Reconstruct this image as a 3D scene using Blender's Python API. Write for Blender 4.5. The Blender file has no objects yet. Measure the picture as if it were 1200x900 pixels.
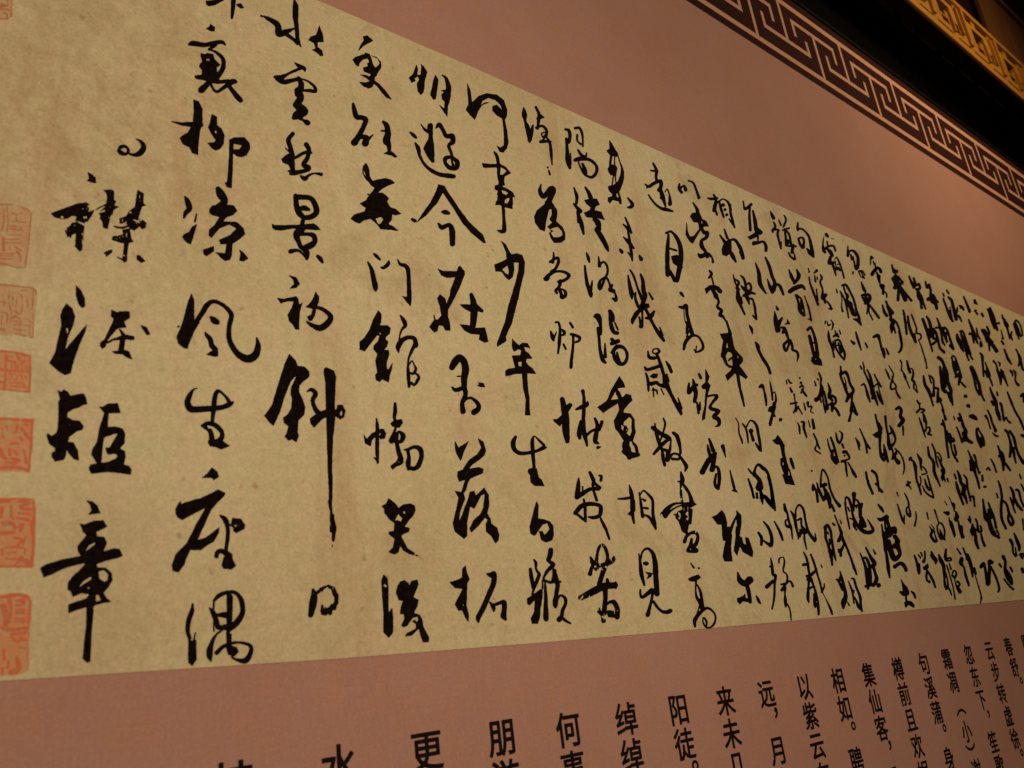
# A printed calligraphy scroll on a long display panel, seen at a slant from close by.
import bpy, math
import numpy as np
from mathutils import Matrix, Vector

C = bpy.context.scene.collection
D = 0.70            # distance from the camera to the face of the panel
EYE = 1.62          # camera height

# ------------------------------------------------------------------ camera
cam_data = bpy.data.cameras.new("camera")
cam = bpy.data.objects.new("camera", cam_data)
C.objects.link(cam)
cam_data.sensor_width = 36.0
cam_data.lens = 36.0 * 1011.0 / 1200.0
cam_data.clip_start = 0.02
cam_data.clip_end = 200.0
right = Vector((0.76120417, -0.63738573, -0.11961454))
down = Vector((0.1240341, 0.32412921, -0.93784636))
fwd = Vector((0.63654046, 0.69905628, 0.32578607))
m = Matrix.Identity(4)
for i in range(3):
    m[i][0] = right[i]
    m[i][1] = -down[i]
    m[i][2] = -fwd[i]
m[2][3] = EYE
cam.matrix_world = m
cam_data.dof.use_dof = True
cam_data.dof.focus_distance = 1.25
cam_data.dof.aperture_fstop = 9.0
sc = bpy.context.scene
sc.camera = cam

# ------------------------------------------------------------------ light and exposure
world = bpy.data.worlds.new("World")
sc.world = world
world.use_nodes = True
bg = world.node_tree.nodes["Background"]
bg.inputs[0].default_value = (1.0, 0.62, 0.36, 1)
bg.inputs[1].default_value = 0.05
sc.view_settings.view_transform = 'Standard'
sc.view_settings.look = 'None'
sc.view_settings.exposure = 0.0
sc.view_settings.gamma = 1.0


def area(name, loc, target, size, power, col, size_y=None, spread=math.pi):
    l = bpy.data.lights.new(name, 'AREA')
    l.shape = 'RECTANGLE'
    l.size = size
    l.size_y = size_y or size
    l.energy = power
    l.color = col
    l.spread = spread
    o = bpy.data.objects.new(name, l)
    C.objects.link(o)
    o.location = loc
    o.rotation_euler = (Vector(target) - Vector(loc)).to_track_quat('-Z', 'Y').to_euler()
    return o


area("hall_lamp", (0.30, -1.70, EYE + 0.50), (0.48, D, EYE + 0.36), 0.9, 15.0, (1.0, 0.85, 0.67), spread=math.radians(90))
area("wall_lamp", (2.40, -0.30, EYE + 1.72), (2.30, D, EYE + 1.15), 0.5, 8.2, (1.0, 0.77, 0.51), spread=math.radians(125))
area("cornice_lamp", (3.0, -0.45, EYE + 2.35), (3.15, D, EYE + 2.02), 0.25, 2.5, (1.0, 0.72, 0.40), spread=math.radians(75))


# ------------------------------------------------------------------ materials
def mat(name):
    mm = bpy.data.materials.new(name)
    mm.use_nodes = True
    nt = mm.node_tree
    for n in list(nt.nodes):
        nt.nodes.remove(n)
    out = nt.nodes.new('ShaderNodeOutputMaterial')
    b = nt.nodes.new('ShaderNodeBsdfPrincipled')
    nt.links.new(b.outputs[0], out.inputs[0])
    tc = nt.nodes.new('ShaderNodeTexCoord')
    return mm, nt, b, tc, out


def noise(nt, tc, scale, detail=4, rough=0.55, stretch=None, dist=0.0, off=(0, 0, 0)):
    n = nt.nodes.new('ShaderNodeTexNoise')
    n.inputs['Scale'].default_value = scale
    n.inputs['Detail'].default_value = detail
    n.inputs['Roughness'].default_value = rough
    n.inputs['Distortion'].default_value = dist
    mp = nt.nodes.new('ShaderNodeMapping')
    mp.inputs['Scale'].default_value = stretch or (1, 1, 1)
    mp.inputs['Location'].default_value = off
    nt.links.new(tc.outputs['Object'], mp.inputs[0])
    nt.links.new(mp.outputs[0], n.inputs['Vector'])
    return n.outputs['Fac']


def ramp(nt, fac, stops):
    r = nt.nodes.new('ShaderNodeValToRGB')
    e = r.color_ramp.elements
    while len(e) < len(stops):
        e.new(0.5)
    for el, (p, c) in zip(e, stops):
        el.position = p
        el.color = (*c, 1) if len(c) == 3 else c
    nt.links.new(fac, r.inputs[0])
    return r.outputs[0]


def mix(nt, a, b, fac, mode='MIX'):
    n = nt.nodes.new('ShaderNodeMix')
    n.data_type = 'RGBA'
    n.blend_type = mode
    if isinstance(fac, (int, float)):
        n.inputs[0].default_value = fac
    else:
        nt.links.new(fac, n.inputs[0])
    for sock, v in ((n.inputs[6], a), (n.inputs[7], b)):
        if isinstance(v, tuple):
            sock.default_value = (*v, 1)
        else:
            nt.links.new(v, sock)
    return n.outputs[2]


def bump(nt, b, h, strength, dist):
    n = nt.nodes.new('ShaderNodeBump')
    n.inputs['Strength'].default_value = strength
    n.inputs['Distance'].default_value = dist
    nt.links.new(h, n.inputs['Height'])
    nt.links.new(n.outputs[0], b.inputs['Normal'])


G1 = lambda v: (v, v, v)


def silk_material():
    mm, nt, b, tc, _ = mat("aged_silk")
    big = noise(nt, tc, 3.2, 5, 0.6)
    col = ramp(nt, big, [(0.30, (0.362, 0.278, 0.145)), (0.50, (0.414, 0.340, 0.184)), (0.70, (0.447, 0.376, 0.220))])
    pinky = noise(nt, tc, 26.0, 5, 0.65, off=(3, 1, 7))
    col = mix(nt, col, (0.468, 0.305, 0.200), ramp(nt, pinky, [(0.45, G1(0)), (0.70, G1(0.45))]))
    green = noise(nt, tc, 45.0, 4, 0.6, off=(9, 4, 2))
    col = mix(nt, col, (0.385, 0.345, 0.170), ramp(nt, green, [(0.50, G1(0)), (0.72, G1(0.45))]))
    stain = noise(nt, tc, 6.0, 9, 0.74, off=(1, 8, 3), dist=0.9)
    col = mix(nt, col, (0.235, 0.142, 0.062), ramp(nt, stain, [(0.53, G1(0)), (0.72, G1(0.60))]))
    # the old damp stain in the empty upper left corner
    dst = nt.nodes.new('ShaderNodeVectorMath')
    dst.operation = 'DISTANCE'
    dst.inputs[1].default_value = (0.20, D, EYE + 0.58)
    nt.links.new(tc.outputs['Object'], dst.inputs[0])
    near = ramp(nt, dst.outputs['Value'], [(0.10, G1(0.75)), (0.30, G1(0.0))])
    blot = ramp(nt, noise(nt, tc, 30.0, 8, 0.8, off=(4, 0, 5), dist=0.3), [(0.42, G1(0)), (0.70, G1(0.85))])
    col = mix(nt, col, (0.27, 0.165, 0.075), mix(nt, near, blot, 1.0, 'MULTIPLY'))
    drip = noise(nt, tc, 9.0, 7, 0.7, stretch=(1.6, 1, 0.22), off=(2.4, 0, 3), dist=0.3)
    col = mix(nt, col, (0.31, 0.185, 0.085), ramp(nt, drip, [(0.56, G1(0)), (0.72, G1(0.55))]))
    speck = noise(nt, tc, 95.0, 3, 0.5, off=(5, 5, 5))
    col = mix(nt, col, (0.22, 0.13, 0.06), ramp(nt, speck, [(0.68, G1(0)), (0.78, G1(0.6))]))
    fib = noise(nt, tc, 240.0, 3, 0.6, stretch=(1.0, 1, 0.12))
    fib2 = noise(nt, tc, 240.0, 3, 0.6, stretch=(0.12, 1, 1.0), off=(2, 2, 2))
    col = mix(nt, col, ramp(nt, fib, [(0.3, G1(0.88)), (0.7, G1(1.08))]), 0.25, 'MULTIPLY')
    col = mix(nt, col, ramp(nt, fib2, [(0.3, G1(0.88)), (0.7, G1(1.08))]), 0.22, 'MULTIPLY')
    gr = noise(nt, tc, 420.0, 2, 0.6, off=(6, 6, 1))
    col = mix(nt, col, ramp(nt, gr, [(0.3, G1(0.84)), (0.7, G1(1.14))]), 0.7, 'MULTIPLY')
    gr2 = noise(nt, tc, 120.0, 3, 0.6, off=(2, 6, 9))
    col = mix(nt, col, ramp(nt, gr2, [(0.3, G1(0.91)), (0.7, G1(1.07))]), 0.7, 'MULTIPLY')
    nt.links.new(col, b.inputs['Base Color'])
    b.inputs['Roughness'].default_value = 0.62
    b.inputs['Specular IOR Level'].default_value = 0.08
    bump(nt, b, fib, 0.08, 0.0006)
    return mm


def pink_material():
    mm, nt, b, tc, _ = mat("pink_print")
    n1 = noise(nt, tc, 5.0, 4, 0.55)
    col = ramp(nt, n1, [(0.3, (0.278, 0.138, 0.096)), (0.7, (0.304, 0.160, 0.116))])
    n2 = noise(nt, tc, 42.0, 4, 0.6, off=(4, 2, 8))
    col = mix(nt, col, (0.318, 0.146, 0.080), ramp(nt, n2, [(0.48, G1(0)), (0.70, G1(0.50))]))
    n3 = noise(nt, tc, 30.0, 4, 0.6, off=(7, 3, 1))
    col = mix(nt, col, (0.284, 0.148, 0.126), ramp(nt, n3, [(0.48, G1(0)), (0.70, G1(0.55))]))
    n4 = noise(nt, tc, 260.0, 3, 0.6, stretch=(1, 1, 0.15))
    col = mix(nt, col, ramp(nt, n4, [(0.3, G1(0.88)), (0.7, G1(1.08))]), 0.30, 'MULTIPLY')
    n5 = noise(nt, tc, 260.0, 3, 0.6, stretch=(0.15, 1, 1), off=(3, 3, 3))
    col = mix(nt, col, ramp(nt, n5, [(0.3, G1(0.90)), (0.7, G1(1.07))]), 0.30, 'MULTIPLY')
    nt.links.new(col, b.inputs['Base Color'])
    gr = noise(nt, tc, 380.0, 2, 0.6, off=(6, 6, 1))
    col = mix(nt, col, ramp(nt, gr, [(0.3, G1(0.86)), (0.7, G1(1.12))]), 0.6, 'MULTIPLY')
    nt.links.new(col, b.inputs['Base Color'])
    b.inputs['Roughness'].default_value = 0.8
    b.inputs['Specular IOR Level'].default_value = 0.04
    bump(nt, b, n4, 0.10, 0.0006)
    return mm


def ink_material(name, base, edge, rough, spec=0.3):
    mm, nt, b, tc, _ = mat(name)
    n = noise(nt, tc, 190.0, 5, 0.7)
    col = ramp(nt, n, [(0.40, base), (0.78, edge)])
    nt.links.new(col, b.inputs['Base Color'])
    b.inputs['Roughness'].default_value = rough
    b.inputs['Specular IOR Level'].default_value = spec
    return mm


def seal_material(name, col, lo, hi):
    mm, nt, b, tc, out = mat(name)
    b.inputs['Base Color'].default_value = (*col, 1)
    b.inputs['Roughness'].default_value = 0.7
    b.inputs['Specular IOR Level'].default_value = 0.2
    n = noise(nt, tc, 150.0, 5, 0.7)
    f = ramp(nt, n, [(0.38, G1(lo)), (0.62, G1(hi))])
    tr = nt.nodes.new('ShaderNodeBsdfTransparent')
    mx = nt.nodes.new('ShaderNodeMixShader')
    nt.links.new(f, mx.inputs[0])
    nt.links.new(tr.outputs[0], mx.inputs[1])
    nt.links.new(b.outputs[0], mx.inputs[2])
    nt.links.new(mx.outputs[0], out.inputs[0])
    return mm


def wood_material(name, c0, c1, rough, scale=14.0, stretch=(0.12, 1, 1), metal=0.0, spec=0.04):
    mm, nt, b, tc, _ = mat(name)
    n = noise(nt, tc, scale, 6, 0.65, stretch=stretch, dist=0.4)
    col = ramp(nt, n, [(0.3, c0), (0.7, c1)])
    n2 = noise(nt, tc, scale * 6, 4, 0.6)
    col = mix(nt, col, ramp(nt, n2, [(0.3, G1(0.7)), (0.7, G1(1.15))]), 0.6, 'MULTIPLY')
    nt.links.new(col, b.inputs['Base Color'])
    b.inputs['Roughness'].default_value = rough
    b.inputs['Metallic'].default_value = metal
    b.inputs['Specular IOR Level'].default_value = spec
    bump(nt, b, n, 0.25, 0.004)
    return mm


SILK = silk_material()
PINK = pink_material()
INK = ink_material("brush_ink", (0.0022, 0.0012, 0.0012), (0.012, 0.006, 0.005), 0.85, 0.02)
PRINT = ink_material("caption_ink", (0.006, 0.003, 0.003), (0.010, 0.005, 0.004), 0.8, 0.03)
BAND = ink_material("border_brown", (0.026, 0.0075, 0.0055), (0.030, 0.009, 0.007), 0.85, 0.02)
FRET = ink_material("border_light", (0.40, 0.215, 0.130), (0.35, 0.185, 0.110), 0.8, 0.03)
SEAL_R = seal_material("vermilion_strong", (0.52, 0.110, 0.038), 0.35, 0.85)
SEAL_F = seal_material("vermilion_worn", (0.42, 0.130, 0.050), 0.35, 0.75)
TINT_R = seal_material("vermilion_tint", (0.58, 0.190, 0.070), 0.25, 0.70)
TINT_F = seal_material("vermilion_faint_tint", (0.56, 0.24, 0.10), 0.15, 0.40)
BLACK = wood_material("dark_recess", (0.0012, 0.0007, 0.0006), (0.002, 0.001, 0.0008), 0.95)
TRIM = ink_material("black_trim", (0.002, 0.002, 0.0025), (0.003, 0.003, 0.004), 0.8, 0.03)
GILT = wood_material("gilded_wood", (0.28, 0.115, 0.010), (0.44, 0.195, 0.018), 0.5, 22.0, spec=0.3)
REDWOOD = wood_material("red_lacquered_wood", (0.010, 0.002, 0.001), (0.016, 0.003, 0.0015), 0.8)
BROWN = wood_material("brown_board", (0.080, 0.030, 0.010), (0.130, 0.050, 0.016), 0.6, 18.0, (1, 1, 0.12))


# ------------------------------------------------------------------ mesh helpers
def link(name, me, material, parent=None):
    o = bpy.data.objects.new(name, me)
    if material and not me.materials:
        me.materials.append(material)
    C.objects.link(o)
    if parent:
        o.parent = parent
    return o


def boxes(bl):
    vs, fs = [], []
    for x0, x1, y0, y1, z0, z1 in bl:
        b = len(vs)
        vs += [(x, y, z) for z in (z0, z1) for y in (y0, y1) for x in (x0, x1)]
        for q in ((0, 2, 3, 1), (4, 5, 7, 6), (0, 1, 5, 4), (2, 6, 7, 3), (0, 4, 6, 2), (1, 3, 7, 5)):
            fs.append(tuple(b + i for i in q))
    return vs, fs


def box_obj(name, bl, material, parent=None, bevel=0.0):
    me = bpy.data.meshes.new(name)
    vs, fs = boxes(bl)
    me.from_pydata(vs, [], fs)
    o = link(name, me, material, parent)
    if bevel:
        md = o.modifiers.new("bevel", 'BEVEL')
        md.width = bevel
        md.segments = 2
        md.limit_method = 'ANGLE'
    return o


def thing(o, label, cat, group=None):
    o['label'] = label
    o['category'] = cat
    if group:
        o['group'] = group


def slab(name, top, bottom, y0, y1, material, parent=None):
    """A sheet with an outline given by two polylines (x, z), left to right."""
    n = len(top)
    ring = [(x, z) for x, z in bottom] + [(x, z) for x, z in reversed(top)]
    k = len(ring)
    vs = [(x, y0, z) for x, z in ring] + [(x, y1, z) for x, z in ring]
    fs = [tuple(range(k)), tuple(range(2 * k - 1, k - 1, -1))]
    fs += [(i, i + k, (i + 1) % k + k, (i + 1) % k) for i in range(k)]
    me = bpy.data.meshes.new(name)
    me.from_pydata(vs, [], fs)
    me.update()
    return link(name, me, material, parent)


# ------------------------------------------------------------------ ink: brush strokes -> mesh
rng = np.random.default_rng(7)
NOISE = rng.random((256, 256)).astype(np.float32)


def vnoise(x, y):
    xi = np.floor(x).astype(int)
    yi = np.floor(y).astype(int)
    fx = x - xi
    fy = y - yi
    fx = fx * fx * (3 - 2 * fx)
    fy = fy * fy * (3 - 2 * fy)
    g = lambda a, b: NOISE[a & 255, b & 255]
    return ((g(xi, yi) * (1 - fx) + g(xi + 1, yi) * fx) * (1 - fy)
            + (g(xi, yi + 1) * (1 - fx) + g(xi + 1, yi + 1) * fx) * fy) - 0.5


def spline(pts, n=4):
    p = np.array(pts, float)
    if len(p) < 3:
        return p
    e = np.vstack([2 * p[0] - p[1], p, 2 * p[-1] - p[-2]])
    out = []
    for i in range(1, len(e) - 2):
        a, b, c, d = e[i - 1], e[i], e[i + 1], e[i + 2]
        for k in range(n):
            t = k / n
            out.append(0.5 * (2 * b + (c - a) * t + (2 * a - 5 * b + 4 * c - d) * t * t + (3 * b - a - 3 * c + d) * t ** 3))
    out.append(p[-1])
    o = np.array(out)
    o[:, 2] = np.maximum(o[:, 2], 0.3 * p[:, 2].min())
    return o


Q = 0.0002


def field_mesh(name, items, X, Y, M, jitter=0.38, fat=0.24, starved=False):
    """Union of brush strokes and blots, minus gaps, contoured on a fine grid.
    M is the brush metric: it maps panel metres to brush units for this character."""
    M = np.array(M).reshape(2, 2)
    Mi = np.linalg.inv(M)
    conv = [(k, np.array([[*(M @ (np.array(q[:2]) * Q)), *([q[2] / 10.0] if len(q) > 2 else [])] for q in pts])) for k, pts in items]
    allp = np.concatenate([p[:, :2] for _, p in conv])
    wm = max([p[:, 2].max() for _, p in conv if p.shape[1] > 2] + [1.0])
    st = 0.55
    lo = allp.min(0) - wm * 0.6 - 2
    hi = allp.max(0) + wm * 0.6 + 2
    nx = int((hi[0] - lo[0]) / st) + 2
    ny = int((hi[1] - lo[1]) / st) + 2
    gx = lo[0] + np.arange(nx) * st
    gy = lo[1] + np.arange(ny) * st
    F = np.full((ny, nx), -9.0)
    H = np.full((ny, nx), -9.0)
    WX, WY = np.meshgrid(gx + (X * 7919 % 997), gy + (Y * 6101 % 991))
    # edge wobble, and long bristle streaks for dry strokes
    wob = jitter * (0.7 * vnoise(WX / 2.6, WY / 2.6) + 1.0 * vnoise(WX / 5.5 + 31, WY / 5.5 + 17))
    dry = vnoise(WX / 1.7 + 7, WY / 9) + 0.8 * vnoise(WX / 3.1, WY / 4 + 40)
    for kind, p in conv:
        if kind in 'phg':
            m0, m1 = p.min(0) - 3, p.max(0) + 3
        else:
            p = spline(p)
            w = p[:, 2].max() / 2 + 3
            m0, m1 = p[:, :2].min(0) - w, p[:, :2].max(0) + w
        i0, i1 = max(int((m0[0] - lo[0]) / st), 0), min(int((m1[0] - lo[0]) / st) + 2, nx)
        j0, j1 = max(int((m0[1] - lo[1]) / st), 0), min(int((m1[1] - lo[1]) / st) + 2, ny)
        GX, GY = np.meshgrid(gx[i0:i1], gy[j0:j1])
        if kind in 'phg':
            dmin = np.full(GX.shape, 99.0)
            ins = np.zeros(GX.shape, bool)
            n = len(p)
            for i in range(n):
                a, b = p[i], p[(i + 1) % n]
                e = b - a
                L = e @ e + 1e-12
                t = np.clip(((GX - a[0]) * e[0] + (GY - a[1]) * e[1]) / L, 0, 1)
                dmin = np.minimum(dmin, np.hypot(GX - a[0] - t * e[0], GY - a[1] - t * e[1]))
                if abs(e[1]) > 1e-12:
                    ins ^= ((a[1] > GY) != (b[1] > GY)) & (GX < e[0] * (GY - a[1]) / e[1] + a[0])
            f = np.where(ins, dmin, -dmin)
        else:
            f = np.full(GX.shape, -9.0)
            if len(p) == 1:
                f = p[0, 2] / 2 - np.hypot(GX - p[0, 0], GY - p[0, 1])
            for i in range(len(p) - 1):
                a, b = p[i], p[i + 1]
                e = b[:2] - a[:2]
                L = e @ e + 1e-12
                t = np.clip(((GX - a[0]) * e[0] + (GY - a[1]) * e[1]) / L, 0, 1)
                r = (a[2] + (b[2] - a[2]) * t) / 2
                f = np.maximum(f, r - np.hypot(GX - a[0] - t * e[0], GY - a[1] - t * e[1]))
            if kind == 'd':
                f = f + 2.4 * (dry[j0:j1, i0:i1] - 0.10)
        T = H if kind == 'h' else F
        T[j0:j1, i0:i1] = np.maximum(T[j0:j1, i0:i1], f)
    F = np.minimum(F, -H) + wob + fat
    if starved:                                   # a drying brush lets the silk show through
        F = np.minimum(F, 3.0 * (0.46 - vnoise(WX / 1.5 + 3, WY / 3.2 + 9) - 0.7 * vnoise(WX / 6 + 1, WY / 6 + 8)))
    F[0, :] = F[-1, :] = -1
    F[:, 0] = F[:, -1] = -1
    return contour(name, F, gx, gy, Mi)


def contour(name, F, gx, gy, Mi=None):
    """Flat mesh of the region where F > 0 (full cells as strips, cut triangles at the edge)."""
    ny, nx = F.shape
    verts, loops, starts = [], [], []
    nv = 0
    nl = 0

    def push(poly):        # (n, k, 2) array of polygons
        nonlocal nv, nl
        n, k, _ = poly.shape
        if n == 0:
            return
        verts.append(poly.reshape(-1, 2))
        loops.append(np.arange(nv, nv + n * k))
        starts.append(nl + np.arange(n) * k)
        nv += n * k
        nl += n * k

    inn = F > 0
    full = inn[:-1, :-1] & inn[1:, :-1] & inn[:-1, 1:] & inn[1:, 1:]
    pad = np.zeros((ny - 1, nx + 1), int)
    pad[:, 1:-1] = full
    dd = np.diff(pad, axis=1)
    r0, c0 = np.nonzero(dd == 1)
    r1, c1 = np.nonzero(dd == -1)
    if len(r0):
        xa, xb = gx[c0], gx[np.minimum(c1, nx - 1)]
        ya, yb = gy[r0], gy[r0 + 1]
        push(np.stack([np.stack([xa, ya], 1), np.stack([xb, ya], 1), np.stack([xb, yb], 1), np.stack([xa, yb], 1)], 1))
    anyi = inn[:-1, :-1] | inn[1:, :-1] | inn[:-1, 1:] | inn[1:, 1:]
    jj, ii = np.nonzero(anyi & ~full)
    if len(jj):
        def node(dj, di):
            return np.stack([gx[ii + di], gy[jj + dj]], 1), F[jj + dj, ii + di]
        n00, n10, n11, n01 = node(0, 0), node(0, 1), node(1, 1), node(1, 0)
        for tri in ((n00, n10, n11), (n00, n11, n01)):
            P = [t[0] for t in tri]
            V = [t[1] for t in tri]
            I = [v > 0 for v in V]
            cnt = I[0].astype(int) + I[1] + I[2]
            s = cnt == 3
            push(np.stack([P[0][s], P[1][s], P[2][s]], 1))

            def cut(a, b, s):
                t = V[a][s] / (V[a][s] - V[b][s])
                return P[a][s] + (P[b][s] - P[a][s]) * t[:, None]
            for a in range(3):
                b, c = (a + 1) % 3, (a + 2) % 3
                s = (cnt == 1) & I[a]
                push(np.stack([P[a][s], cut(a, b, s), cut(a, c, s)], 1))
                s = (cnt == 2) & ~I[a]
                push(np.stack([cut(b, a, s), P[b][s], P[c][s], cut(c, a, s)], 1))
    me = bpy.data.meshes.new(name)
    V2 = np.concatenate(verts)
    if Mi is not None:
        V2 = V2 @ Mi.T
    co = np.zeros((len(V2), 3), np.float32)
    co[:, 0] = V2[:, 0]
    co[:, 2] = V2[:, 1]
    lp = np.concatenate(loops).astype(np.int32)
    st = np.concatenate(starts).astype(np.int32)
    if Mi is not None and np.linalg.det(Mi) < 0:      # keep the printed side facing the room
        end = np.append(st[1:], len(lp))
        for k in (3, 4):
            s = st[(end - st) == k]
            blk = np.stack([lp[s + i] for i in range(k)], 1)[:, ::-1]
            for i in range(k):
                lp[s + i] = blk[:, i]
    me.vertices.add(len(co))
    me.vertices.foreach_set('co', co.ravel())
    me.loops.add(len(lp))
    me.loops.foreach_set('vertex_index', lp)
    me.polygons.add(len(st))
    me.polygons.foreach_set('loop_start', st)
    me.update(calc_edges=True)
    return me


def parse(line):
    head, *rest = line.split('|')
    tag, X, Y, *M = head.split()
    items = []
    for r in rest:
        p = r.split()
        items.append((p[0], [tuple(int(v) for v in q.split(',')) for q in p[1:]]))
    return tag, int(X), int(Y), [float(v) for v in M], items


# ------------------------------------------------------------------ the long display panel
panel_top = 1.412
panel = box_obj('display_panel', [(-1.6, 6.2, D, D + 0.03, EYE - 0.80, EYE + panel_top)], PINK)
thing(panel, 'long pink printed display panel with a brown key fret border, under the scroll', 'display panel')

# brown bands and the light key fret along the panel's top edge
Z = EYE
lower = box_obj('border_stripe', [(-1.6, 6.2, D - 0.0006, D - 0.0001, Z + 1.1805, Z + 1.2015)], BAND, panel)
band = box_obj('border_band', [(-1.6, 6.2, D - 0.0006, D - 0.0001, Z + 1.2155, Z + 1.372)], BAND, panel)
upper = box_obj('border_stripe', [(-1.6, 6.2, D - 0.0006, D - 0.0001, Z + 1.388, Z + panel_top - 0.001)], BAND, panel)
lines = box_obj('border_line', [(-1.6, 6.2, D - 0.0005, D - 0.0001, Z + 1.2015, Z + 1.2155)], FRET, panel)
lines2 = box_obj('border_line', [(-1.6, 6.2, D - 0.0005, D - 0.0001, Z + 1.372, Z + 1.388)], FRET, panel)
S = 0.2655 / 6


def fret_mesh(rects):
    me = bpy.data.meshes.new('fret_line')
    vs, fs = boxes([(a, b, -0.0003, 0.0, c, d) for a, b, c, d in rects])
    me.from_pydata(vs, [], fs)
    me.materials.append(FRET)
    return me


w = 0.0052
hb = 0.0058
# every piece butts against the next so that no two faces share a plane
T_SHAPE = fret_mesh([(-w, w, 1.2155, 1.337 - hb), (-2 * S - w, 2 * S + w, 1.337 - hb, 1.337 + hb),
                     (-2 * S - w, -2 * S + w, 1.2935, 1.337 - hb), (2 * S - w, 2 * S + w, 1.2935, 1.337 - hb)])
U_SHAPE = fret_mesh([(-w, w, 1.2605 + hb, 1.372), (-2 * S - w, 2 * S + w, 1.2605 - hb, 1.2605 + hb),
                     (-2 * S - w, -2 * S + w, 1.2605 + hb, 1.2995), (2 * S - w, 2 * S + w, 1.2605 + hb, 1.2995)])
for k in range(-5, 16):
    for me, x in ((T_SHAPE, 1.7190 + k * 6 * S), (U_SHAPE, 1.7190 + (k + 0.5) * 6 * S)):
        o = link('fret_line', me, None, band)
        o.location = (x, D - 0.0006, Z)

# ------------------------------------------------------------------ printed caption characters
PITCH = 0.0373
CAP = [  # x of the column, text from the top
    (1.8920, "卿"), (1.8060, "春舒。"), (1.7175, "云步转虚徐。"), (1.6290, "忽东下，笙歌随"), (1.5410, "霜凋（小）谢楼"),
    (1.4560, "句溪蒲。身外"), (1.3670, "樽前且欢娱"), (1.2750, "集仙客，讽"), (1.1880, "相如。聘之"), (1.0995, "以紫云车"),
    (1.0100, "远，月高"), (0.9220, "来未几岁"), (0.8320, "阳徒。洛"), (0.7420, "绰绰"), (0.6540, "何事"),
    (0.5655, "朋游"), (0.4775, "更能"), (0.3885, "水云"), (0.2975, "挂衰")]
fc = bpy.data.curves.new('glyph', 'FONT')
fc.size = 0.0357
fc.resolution_u = 3
fo = bpy.data.objects.new('glyph', fc)
C.objects.link(fo)
glyphs = {}


def glyph(ch):
    """The character's outline, made a little bolder, contoured on a fine grid."""
    if ch not in glyphs:
        fc.body = ch
        bpy.context.view_layer.update()
        me = bpy.data.meshes.new_from_object(fo.evaluated_get(bpy.context.evaluated_depsgraph_get()))
        co = np.array([v.co[:2] for v in me.vertices])
        use = {}
        for p in me.polygons:
            for e in p.edge_keys:
                use[e] = use.get(e, 0) + 1
        seg = np.array([e for e, n in use.items() if n == 1])
        bpy.data.meshes.remove(me)
        mid = (co.max(0) + co.min(0)) / 2 if ch in '，。（）' else np.array([0.0175, 0.0132])
        co = co - mid
        if ch in '（）':
            co = co[:, ::-1] * np.array([1, -1])
        A, B = co[seg[:, 0]], co[seg[:, 1]]
        st = 0.0004
        lo, hi = co.min(0) - 0.002, co.max(0) + 0.002
        gx = np.arange(lo[0], hi[0], st)
        gy = np.arange(lo[1], hi[1], st)
        GX, GY = np.meshgrid(gx, gy)
        dm = np.full(GX.shape, 1.0)
        ins = np.zeros(GX.shape, bool)
        for a, b in zip(A, B):
            e = b - a
            tt = np.clip(((GX - a[0]) * e[0] + (GY - a[1]) * e[1]) / (e @ e + 1e-14), 0, 1)
            dm = np.minimum(dm, np.hypot(GX - a[0] - tt * e[0], GY - a[1] - tt * e[1]))
            if abs(e[1]) > 1e-12:
                ins ^= ((a[1] > GY) != (b[1] > GY)) & (GX < e[0] * (GY - a[1]) / e[1] + a[0])
        F = np.where(ins, dm, -dm) + BOLD
        F[0, :] = F[-1, :] = F[:, 0] = F[:, -1] = -1
        glyphs[ch] = contour('caption_character', F, gx, gy)
        glyphs[ch].materials.append(PRINT)
    return glyphs[ch]


BOLD = 0.00068
for x, text in CAP:
    z = -0.0515 + max(0.0, (x - 1.25)) * 0.009 + (0.004 if x < 0.6 else 0)
    for ch in text:
        if ch in '，。':
            px_, pz_ = x + 0.0125, z + PITCH - 0.0245
            z -= 0.031
        elif ch == '（':
            px_, pz_ = x, z - 0.0095
            z -= 0.0395
        elif ch == '）':
            px_, pz_ = x, z + 0.0135
            z -= 0.022
        else:
            px_, pz_ = x, z
            z -= PITCH
        o = link('caption_character', glyph(ch), None, panel)
        o.location = (px_, D - 0.0004, Z + pz_)
bpy.data.objects.remove(fo)

# ------------------------------------------------------------------ the calligraphy scroll
YS = D - 0.0009
top = [(-1.2, 0.768), (0.12, 0.7685), (0.408, 0.7706), (0.648, 0.7757), (0.994, 0.7766), (1.502, 0.7756), (2.554, 0.7752), (3.9, 0.775)]
bot = [(-1.2, 0.047), (0.134, 0.0435), (0.396, 0.0385), (0.62, 0.0368), (0.865, 0.0358), (1.35, 0.0355), (1.95, 0.0355), (3.9, 0.0355)]
scroll = slab('calligraphy_scroll', [(x, z + Z) for x, z in top], [(x, z + Z) for x, z in bot], YS, D - 0.0001, SILK)
thing(scroll, 'long yellowed silk calligraphy scroll with black brush writing and red seals, on the pink panel', 'calligraphy scroll')

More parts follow.
